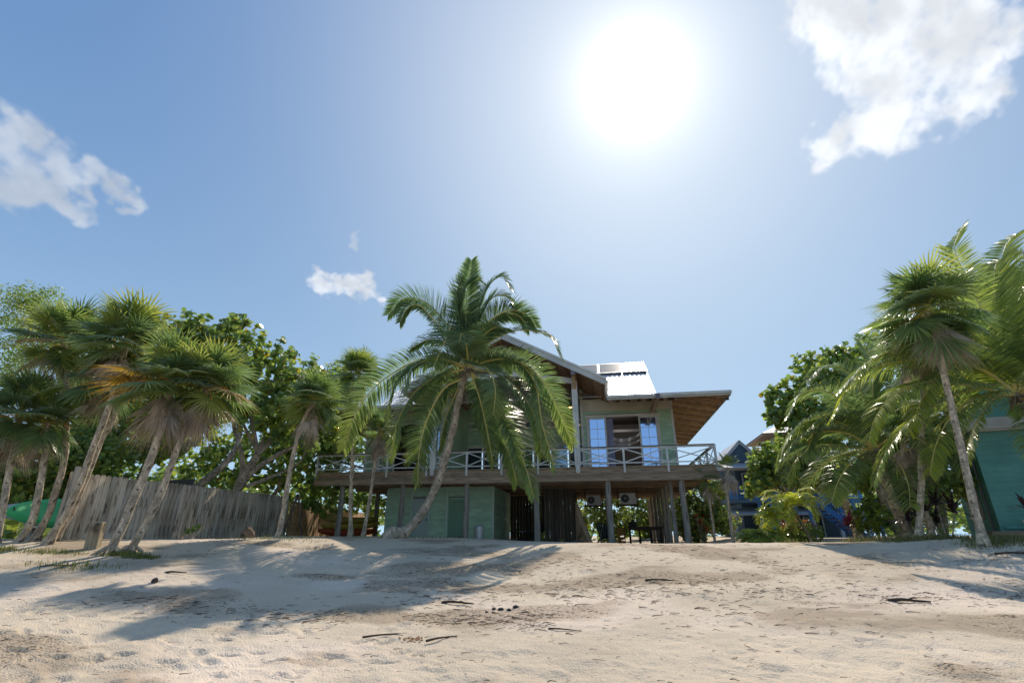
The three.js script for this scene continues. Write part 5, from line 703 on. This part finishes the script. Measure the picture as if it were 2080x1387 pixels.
function rosette(name, label, cat, x, z, heads, o) {
  const p = thing(name, label, cat, [x, ground(x, z), z], 0), r = RNG(o.seed), lib = []; for (let k = 0; k < 8; k++) lib.push(strap(o.L * (0.8 + 0.35 * r()), o.w, lerp(1.35, o.low ?? 0.1, k / 7), o.bend ?? 0.8, k, o.colors[k % o.colors.length], o.tips ? o.tips[k % o.tips.length] : o.colors[(k + 1) % o.colors.length]));
  for (const [hx, hy, hz] of heads) { part(p, 'stem', tube([[hx * 0.3, -0.05, hz * 0.3], [hx * 0.7, hy * 0.5, hz * 0.7], [hx, hy, hz]], () => o.stem ?? 0.018, 5, 6), o.stemMat ?? M.bark); for (let k = 0; k < o.n; k++) { const m = part(p, 'leaf', lib[Math.floor(k / o.n * 8)], M.leaf); m.position.set(hx, hy, hz); m.rotation.y = k * 2.4 + r(); m.scale.setScalar(0.8 + 0.4 * r()); } }
  return p;
}
const YG = [[0.3, 0.34, 0.03], [0.22, 0.3, 0.03], [0.4, 0.36, 0.04]], PINK = [[0.5, 0.07, 0.12], [0.42, 0.05, 0.06], [0.55, 0.14, 0.14]], MAR = [[0.05, 0.015, 0.02], [0.075, 0.02, 0.025], [0.04, 0.025, 0.02]];
rosette('ti_plant', 'pink leaved ti plant beside the yellow shrub', 'plant', 12.0, -18.9, [[0, 0.55, 0], [0.16, 0.4, 0.1], [-0.16, 0.42, 0.05]], { seed: 1, n: 16, L: 0.42, w: 0.05, colors: PINK });
rosette('croton_plant', 'yellow green broad-leaved shrub in front of pink plant', 'plant', 12.15, -18.3, [[0, 0.3, 0], [0.3, 0.24, 0.1], [-0.3, 0.22, 0.1], [0.1, 0.16, 0.3], [-0.15, 0.42, -0.1], [0.35, 0.36, -0.1]], { seed: 2, n: 13, L: 0.42, w: 0.055, colors: YG, bend: 0.9 });
rosette('dark_cordyline', 'tall dark maroon cordyline in front of the speckled palm trunk', 'plant', 12.2, -15.1, [[0, 0.9, 0], [0.35, 0.7, 0.1], [-0.35, 0.75, 0]], { seed: 3, n: 20, L: 0.6, w: 0.04, colors: MAR });
rosette('dark_cordyline', 'low dark maroon cordyline clump beside the thin palm', 'plant', 12.5, -16.3, [[0, 0.6, 0], [-0.4, 0.5, 0.1], [0.35, 0.45, 0.2], [0.1, 0.8, -0.2]], { seed: 4, n: 18, L: 0.55, w: 0.04, colors: MAR });
rosette('dark_cordyline', 'single dark cordyline on a bent stem against the teal wall', 'plant', 13.25, -13.6, [[0.02, 0.75, 0]], { seed: 5, n: 14, L: 0.4, w: 0.035, colors: [[0.12, 0.03, 0.035], [0.07, 0.02, 0.02]] });
rosette('green_fern', 'arching green fern under the leaning coconut trunk', 'plant', 12.9, -17.2, [[0, 0.25, 0], [0.4, 0.3, 0.2], [-0.3, 0.3, 0.1]], { seed: 6, n: 22, L: 0.8, w: 0.045, colors: GR, bend: 1.1 });
rosette('seedling', 'tiny green upright shoot beside a middle post', 'plant', 1.28, -22.6, [[0, 0.06, 0], [0.02, 0.14, 0]], { seed: 7, n: 4, L: 0.4, w: 0.03, low: 1.1, colors: YG, stem: 0.008 });
rosette('seedling', 'tiny spreading green seedling before the dark shed', 'plant', 2.05, -22.4, [[0, 0.05, 0]], { seed: 8, n: 6, L: 0.28, w: 0.045, low: 0.4, colors: YG, stem: 0.008 });
rosette('seedling', 'small green weed at the foot of the grey fence', 'plant', -9.9, -16.6, [[0, 0.2, 0], [0.15, 0.3, 0], [-0.14, 0.15, 0.05]], { seed: 9, n: 9, L: 0.2, w: 0.05, colors: GR, stem: 0.008 });
rosette('red_croton', 'red orange croton in the shade behind the corner posts', 'plant', 9.4, -26.5, [[0, 0.9, 0], [0.2, 0.6, 0], [-0.2, 1.2, 0]], { seed: 10, n: 16, L: 0.32, w: 0.05, colors: [[0.4, 0.09, 0.03], [0.3, 0.16, 0.03]] });
// hedge ball with orange blossom
{ const x = 10.15, z = -19.0, p = thing('blossom_bush', 'round clipped bush with orange blossom before the blue house', 'bush', [x, ground(x, z), z]); part(p, 'crown', foliage([[0, 0.32, 0, 0.5], [0.42, 0.3, 0, 0.42], [-0.4, 0.28, 0, 0.4]], { seed: 41, n: 4200, size: 0.035, colors: GR, aspect: 0.7, spread: 0.1 }), M.leaf); part(p, 'blossom', foliage([[0, 0.62, 0, 0.3], [0.42, 0.58, 0, 0.25], [-0.4, 0.54, 0, 0.24]], { seed: 42, n: 900, size: 0.022, colors: [[0.55, 0.16, 0.04], [0.5, 0.1, 0.04], [0.6, 0.3, 0.08]], spread: 0.12, yellow: 0 }), M.leaf); for (let k = 0; k < 5; k++) part(p, 'stem', tube([[0.1 * (k - 2), -0.1, 0], [0.16 * (k - 2), 0.3, 0.02]], () => 0.015, 3, 5), M.bark); }
// young feather palms
function youngPalm(label, x, z, stems, o) {
  const p = thing('young_palm', label, 'palm', [x, ground(x, z), z]), r = RNG(o.seed);
  for (const [hx, hy, hz, nf, L, bx] of stems) {
    part(p, 'trunk', tube([[bx ?? hx, -0.1, hz], [lerp(bx ?? hx, hx, 0.4), hy * 0.4, hz], [hx, hy, hz]], (t) => 0.07 * (1 - 0.35 * t), 14, 9, { rings: 10, rough: 0.03 }), std(0.3, 0.29, 0.2, 0.8, { map: barkTex }));
    for (let k = 0; k < nf; k++) { const a = k * 2.4 + r(), e = lerp(1.35, 0.25, k / nf), l = L * (0.8 + 0.35 * r()), d = V(Math.cos(a), 0, Math.sin(a)), P = V(hx, hy, hz), pts = [P.clone()]; for (let i = 1; i <= 4; i++) { const ee = e - i * i * 0.13; pts.push(pts.at(-1).clone().addScaledVector(d, Math.cos(ee) * l / 4).add(V(0, Math.sin(ee) * l / 4, 0))); } const [lg, rg] = frondGeo(pts, { seed: o.seed * 50 + k, n: 30, leaf: 0.42, g: 0.35, w: 0.022, yellow: o.yellow, r0: 0.016, miss: 0 }); const m = part(p, 'frond', lg, M.frond); part(m, 'midrib', rg, M.rachis); }
  }
}
youngPalm('young yellow green palm with arching fronds before the blue stairs', 10.2, -18.2, [[-0.52, 1.2, 0, 13, 1.25, 0]], { seed: 61, yellow: 0.7 });
youngPalm('shorter yellow green palm left of the arching young palm', 9.25, -18.5, [[-0.1, 0.85, 0, 9, 0.95, 0.05]], { seed: 62, yellow: 0.8 });
youngPalm('low bushy yellow green palm nearest the brown-headed thatch palm', 8.5, -18.6, [[0, 0.22, 0, 10, 0.8], [0.35, 0.2, 0.1, 8, 0.7], [-0.25, 0.15, 0.1, 7, 0.6]], { seed: 63, yellow: 0.65 });

// grass and ground weeds along the crest
{
  const r = RNG(515), blade = mesh([-0.006, 0, 0, 0.006, 0, 0, -0.004, 0.5, 0.06, 0.004, 0.5, 0.06, 0, 1, 0.25], [0, 1, 2, 1, 3, 2, 2, 3, 4]);
  const put = (name, label, list, colors, h) => { const im = new THREE.InstancedMesh(blade, leafMat(1, 1, 1, { clearcoat: 0.1 }), list.length), q = new THREE.Quaternion(), e = new THREE.Euler(), c = new THREE.Color(); im.name = name; list.forEach(([x, z, s], k) => { q.setFromEuler(e.set((r() - 0.5) * 0.5, r() * 6.28, (r() - 0.5) * 0.5)); const hh = h * (0.4 + r()) * s; im.setMatrixAt(k, new THREE.Matrix4().compose(V(x, ground(x, z) - 0.005, z), q, V(0.8 + r(), hh, hh))); const b = 0.7 + r() * 0.6, cc = colors[Math.floor(r() * colors.length)]; im.setColorAt(k, c.setRGB(cc[0] * b, cc[1] * b, cc[2] * b)); }); im.castShadow = im.receiveShadow = true; scene.add(im); tag(im, label, 'grass', null, 'stuff'); };
  const L = [], R = [];
  for (const [x, d, sx, sd, n] of [[-9.3, 12.9, 0.5, 0.25, 500], [-8.6, 12.6, 0.5, 0.25, 420], [-9.2, 11.6, 1.2, 0.4, 260], [-12.3, 12.9, 0.6, 0.3, 500], [-11, 12.9, 1, 0.4, 260], [-6.9, 15.8, 1.4, 0.5, 200], [-3.5, 18, 2.5, 0.5, 160]]) for (let k = 0; k < n; k++) L.push([x + (r() + r() - 1) * sx, -(d + (r() + r() - 1) * sd), 1]);
  for (const [x, d, sx, sd, n] of [[11.2, 14.6, 1.4, 0.5, 1600], [12.4, 13.4, 1.2, 0.5, 1600], [10.4, 15.6, 0.9, 0.4, 700], [11.6, 12.9, 1.0, 0.4, 500], [9.0, 19.2, 1.5, 0.4, 300], [5, 20, 3, 0.5, 240], [8.3, 15.9, 0.5, 0.2, 60]]) for (let k = 0; k < n; k++) R.push([x + (r() + r() - 1) * sx, -(d + (r() + r() - 1) * sd), 1]);
  put('beach_grass', 'sparse beach grass round the palm bases on the left crest', L, [[0.2, 0.24, 0.05], [0.3, 0.28, 0.1], [0.14, 0.2, 0.04]], 0.1);
  put('crest_grass', 'low grass and weeds along the crest by the teal building', R, [[0.2, 0.24, 0.06], [0.3, 0.27, 0.12], [0.14, 0.19, 0.04], [0.36, 0.3, 0.18]], 0.14);
}

// woods inland that close the view between the houses
function woods(name, label, list, n, seed) { const m = new THREE.Mesh(foliage(list, { seed, n, size: 0.2, aspect: 0.75, colors: GR, spread: 0.5 }), M.leaf); m.name = name; m.castShadow = m.receiveShadow = true; scene.add(m); tag(m, label, 'woods', null, 'stuff'); }
{
  const r = RNG(88), A = [], B = []; for (let k = 0; k < 26; k++) A.push([-15 - k * 1.1, 1.2 + r() * 1.8, -34 - r() * 9, 2.0 + r() * 1.2]); for (let k = 0; k < 12; k++) A.push([-15 - k * 1.4, 0.8 + r() * 0.6, -24 - k * 0.3, 1.2]); for (let k = 0; k < 6; k++) A.push([-16 - k * 0.9, 0.5, -19.5 - r(), 0.8]);
  for (let k = 0; k < 30; k++) B.push([17 + k * 1.3, 1.4 + r() * 1.6, -44 - r() * 6, 2.2 + r()]); for (let k = 0; k < 18; k++) B.push([-22 + k * 2.2, 1.0, -58 - r() * 4, 2.6]);
  woods('far_woods', 'dark green woods inland behind the fence', A, 12000, 5); woods('inland_woods', 'green woods inland beyond the houses', B, 13000, 6);
}

// ------------------------------------------------------------------ neighbouring buildings
{ // teal rendered building at the right
  const ax = V(0.92, 0, 0.4).normalize(), o = thing('teal_building', 'teal rendered building with white cornice at the right edge', 'building', [16.0, 0.05, -17.5], Math.atan2(-ax.z, ax.x)); o.scale.setScalar(1.13);
  const teal = std(0.17, 0.46, 0.41, 0.8, { map: grimeTex }), w = 9, dp = 7, h1 = 3.25;
  // local x runs towards the sea side, local -z runs inland along the narrow face
  part(o, 'front_wall', box(w, h1, 0.2, w / 2, h1 / 2, -0.1), teal);
  part(o, 'side_wall', merge([box(0.2, h1, 0.6, 0.1, h1 / 2, -0.5), box(0.2, h1, 0.65, 0.1, h1 / 2, -2.02), box(0.2, 0.75, 0.9, 0.1, 0.375, -1.25), box(0.2, 0.42, 0.9, 0.1, h1 - 0.21, -1.25)]), teal);
  part(o, 'rear_wing', box(w - 2.4, h1 + 0.01, dp - 2.5, 2.3 + (w - 2.4) / 2, h1 / 2, -2.4 - (dp - 2.5) / 2), teal); part(o, 'step_wall', box(2.2, h1, 0.2, 1.3, h1 / 2, -2.25), teal);
  part(o, 'end_wall', box(0.2, h1, 2.2, w - 0.1, h1 / 2, -1.3), teal); part(o, 'inner_floor', box(w - 0.5, 0.1, 2.0, w / 2, 0.06, -1.2), M.room);
  part(o, 'cornice', merge([box(w + 0.5, 0.34, 0.5, w / 2 - 0.25, h1 + 0.17, 0.05), box(0.5, 0.338, 2.3, -0.05, h1 + 0.17, -1.36)]), std(0.62, 0.6, 0.57, 0.7, { map: grimeTex }));
  part(o, 'cornice_soffit', merge([box(w, 0.05, 0.22, w / 2, h1 - 0.026, 0.13), box(0.2, 0.05, 2.2, -0.13, h1 - 0.026, -1.2)]), std(0.5, 0.46, 0.4, 0.8));
  part(o, 'upper_wall', box(w - 0.3, 2.6, 2.0, w / 2 + 0.1, h1 + 1.65, -1.25), teal);
  part(o, 'flat_roof', box(w + 0.2, 0.2, 2.7, w / 2 + 0.05, h1 + 3.05, -1.25), std(0.6, 0.6, 0.58, 0.8));
  const win = sub(o, 'window'); part(win, 'frame', merge([box(0.1, 2.1, 0.06, 0.0, 1.79, -0.82), box(0.1, 2.1, 0.06, 0.0, 1.79, -1.68), box(0.1, 0.07, 0.92, 0.0, 2.8, -1.25), box(0.14, 0.07, 1.0, -0.02, 0.76, -1.25), box(0.08, 0.06, 0.84, 0.01, 1.7, -1.25)]), std(0.5, 0.45, 0.38, 0.7)); for (const [y, h] of [[1.23, 0.9], [2.25, 1.04]]) part(win, 'pane', box(0.02, h, 0.82, 0.05, y, -1.25), M.darkGlass);
  part(o, 'drain_pipe', tube([[-0.05, 3.2, -0.3], [-0.05, 1.6, -0.3], [-0.05, 0.05, -0.3]], () => 0.035, 6, 8), std(0.16, 0.16, 0.17, 0.6));
  part(o, 'wall_pipe', tube([[0.1, 0.45, 0.05], [3, 0.45, 0.05], [6, 0.45, 0.05]], () => 0.03, 4, 8), std(0.13, 0.36, 0.33, 0.6));
  const lamp = sub(o, 'lawn_light'); part(lamp, 'globe', new THREE.SphereGeometry(0.05, 14, 10).translate(0.55, 0.62, 0.12), std(0.85, 0.85, 0.8, 0.4)); part(lamp, 'stake', box(0.025, 0.6, 0.025, 0.55, 0.28, 0.12), M.black);
  part(o, 'planter_kerb', box(1.2, 0.12, 0.5, 0.2, 0.3, 0.3), std(0.3, 0.22, 0.16, 0.9));
}
{ // blue-grey house with verandas
  const o = thing('blue_house', 'blue grey two storey house with gabled roof and blue veranda rails', 'house', [16.2, -0.15, -36], -0.14), wall = std(0.07, 0.115, 0.17, 0.8, { map: grimeTex }), pale = std(0.52, 0.54, 0.58, 0.6, { map: grimeTex }), blue = std(0.05, 0.2, 0.48, 0.6);
  part(o, 'upper_wall', box(7, 2.9, 6, 3, 4.2, -3.2), wall); part(o, 'lower_wall', box(6.6, 2.6, 5.6, 3, 1.3, -3.4), wall);
  part(o, 'gable_wall', prism([[-1.3, 5.3], [1.3, 5.3], [0, 6.6]], 0.12).translate(0, 0, 0.05), wall);
  for (const s of [-1, 1]) part(o, 'rake_trim', beam([s * 1.5, 5.2, 0.16], [0, 6.72, 0.16], 0.1, 0.2), pale);
  const rm = std(0.42, 0.43, 0.46, 0.5, { metalness: 0.3 });
  for (const s of [-1, 1]) { const q = part(o, 'gable_roof', box(2.2, 0.06, 4.4), rm); q.position.set(s * 0.76, 6.03, -1.95); q.rotation.z = -s * Math.atan(1.52 / 1.5); }
  { const q = part(o, 'main_roof', box(6.4, 0.06, 3.6), rm); q.position.set(3.9, 5.95, -1.4); q.rotation.x = Math.atan(0.42); const q2 = part(o, 'main_roof', box(6.4, 0.06, 3.6), rm); q2.position.set(3.9, 5.95, -4.68); q2.rotation.x = -Math.atan(0.42); }
  part(o, 'veranda_roof', prism([[0, 0], [1.5, 0.0], [1.5, 0.06], [0, 0.55]], 8.4).rotateY(-Math.PI / 2).translate(2.6, 4.75, -0.1), pale);
  part(o, 'lower_roof', prism([[0, 0], [1.7, 0.0], [1.7, 0.06], [0, 0.55]], 8.4).rotateY(-Math.PI / 2).translate(2.6, 1.75, -0.1), pale);
  part(o, 'veranda_floor', box(8.4, 0.22, 1.5, 2.6, 2.62, 0.65), std(0.08, 0.14, 0.2, 0.8));
  for (let k = 0; k < 6; k++) { part(o, 'veranda_post', box(0.14, 2.1, 0.14, -1.4 + k * 1.6, 3.75, 1.25), blue); part(o, 'lower_post', box(0.2, 1.9, 0.2, -1.4 + k * 1.6, 0.9, 1.35), pale); }
  part(o, 'handrail', box(8.2, 0.08, 0.07, 2.6, 3.55, 1.28), blue); part(o, 'bottom_rail', box(8.2, 0.06, 0.06, 2.6, 2.85, 1.28), blue);
  for (let k = 0; k < 40; k++) part(o, 'baluster', box(0.05, 0.66, 0.04, -1.4 + k * 0.205, 3.2, 1.28), blue);
  for (const [x, y, h] of [[0.5, 3.7, 1.7], [3, 3.7, 1.7], [1.2, 1.1, 1.6], [4, 1.1, 1.6]]) { const w = sub(o, 'window'); part(w, 'frame', merge([box(1.2, 0.09, 0.1, x, y + h / 2, -0.16), box(1.2, 0.09, 0.1, x, y - h / 2, -0.16), box(0.09, h, 0.1, x - 0.58, y, -0.16), box(0.09, h, 0.1, x + 0.58, y, -0.16)]), pale); part(w, 'pane', box(1.08, h - 0.08, 0.03, x, y, -0.18), M.darkGlass); }
}
{ // outside stair with blue rails
  const o = thing('blue_stair', 'blue railed outside stair rising behind the leaning coconut palm', 'stairs', [18.1, -0.1, -30], -0.1), blue = std(0.035, 0.16, 0.42, 0.6), dk = std(0.03, 0.06, 0.11, 0.7);
  for (let k = 0; k < 14; k++) part(o, 'tread', box(0.3, 0.05, 1.1, 1.6 - k * 0.23, 0.2 + k * 0.19, 0), dk);
  for (const z of [-0.55, 0.55]) { part(o, 'stringer', beam([1.8, 0.0, z], [-1.5, 2.72, z], 0.06, 0.28), blue); part(o, 'handrail', beam([1.8, 1.0, z], [-1.5, 3.72, z], 0.07, 0.09), blue); for (let k = 0; k < 15; k++) part(o, 'baluster', box(0.05, 0.95, 0.05, 1.65 - k * 0.225, 0.62 + k * 0.186, z), k % 3 ? dk : blue); }
  part(o, 'landing', box(2.2, 0.14, 2.0, -2.5, 2.7, 0), blue);
  for (const x of [-3.5, -2.5, -1.5]) for (const z of [-0.9, 0.9]) part(o, 'landing_post', box(0.14, 3.9, 0.14, x, 1.85, z), blue);
  part(o, 'landing_rail', box(2.2, 0.08, 0.07, -2.5, 3.68, 0.92), blue); for (let k = 0; k < 10; k++) part(o, 'baluster', box(0.05, 0.85, 0.05, -3.5 + k * 0.21, 3.22, 0.92), dk);
  // lower deck rail at the foot of the stair
  part(o, 'lower_deck', box(3.6, 0.16, 1.6, 1.9, 1.15, 1.4), blue); for (let k = 0; k < 4; k++) part(o, 'deck_post', box(0.13, 2.3, 0.13, 0.2 + k * 1.13, 1.1, 2.14), blue); part(o, 'deck_rail', box(3.6, 0.07, 0.06, 1.9, 2.15, 2.16), blue); for (let k = 0; k < 16; k++) part(o, 'baluster', box(0.045, 0.9, 0.045, 0.2 + k * 0.225, 1.68, 2.16), blue);
}
{ // corner of a taller roof behind
  const o = thing('far_house', 'distant house corner with brown eaves behind the skyline tree', 'house', [22.6, -0.2, -40], -0.2); part(o, 'wall', box(4.2, 8, 4, 0.5, 4, -2), std(0.3, 0.28, 0.26, 0.8)); part(o, 'eave', box(6, 0.12, 5.6, 0.4, 8.0, -2), M.soffit[0]); part(o, 'roof', new THREE.ConeGeometry(4.3, 1.6, 4).rotateY(Math.PI / 4).translate(0.4, 8.9, -2), std(0.45, 0.45, 0.48, 0.5)); part(o, 'window', box(1, 1.2, 0.06, 0, 6.2, 0.03), M.darkGlass);
}

renderer.render(scene, camera);
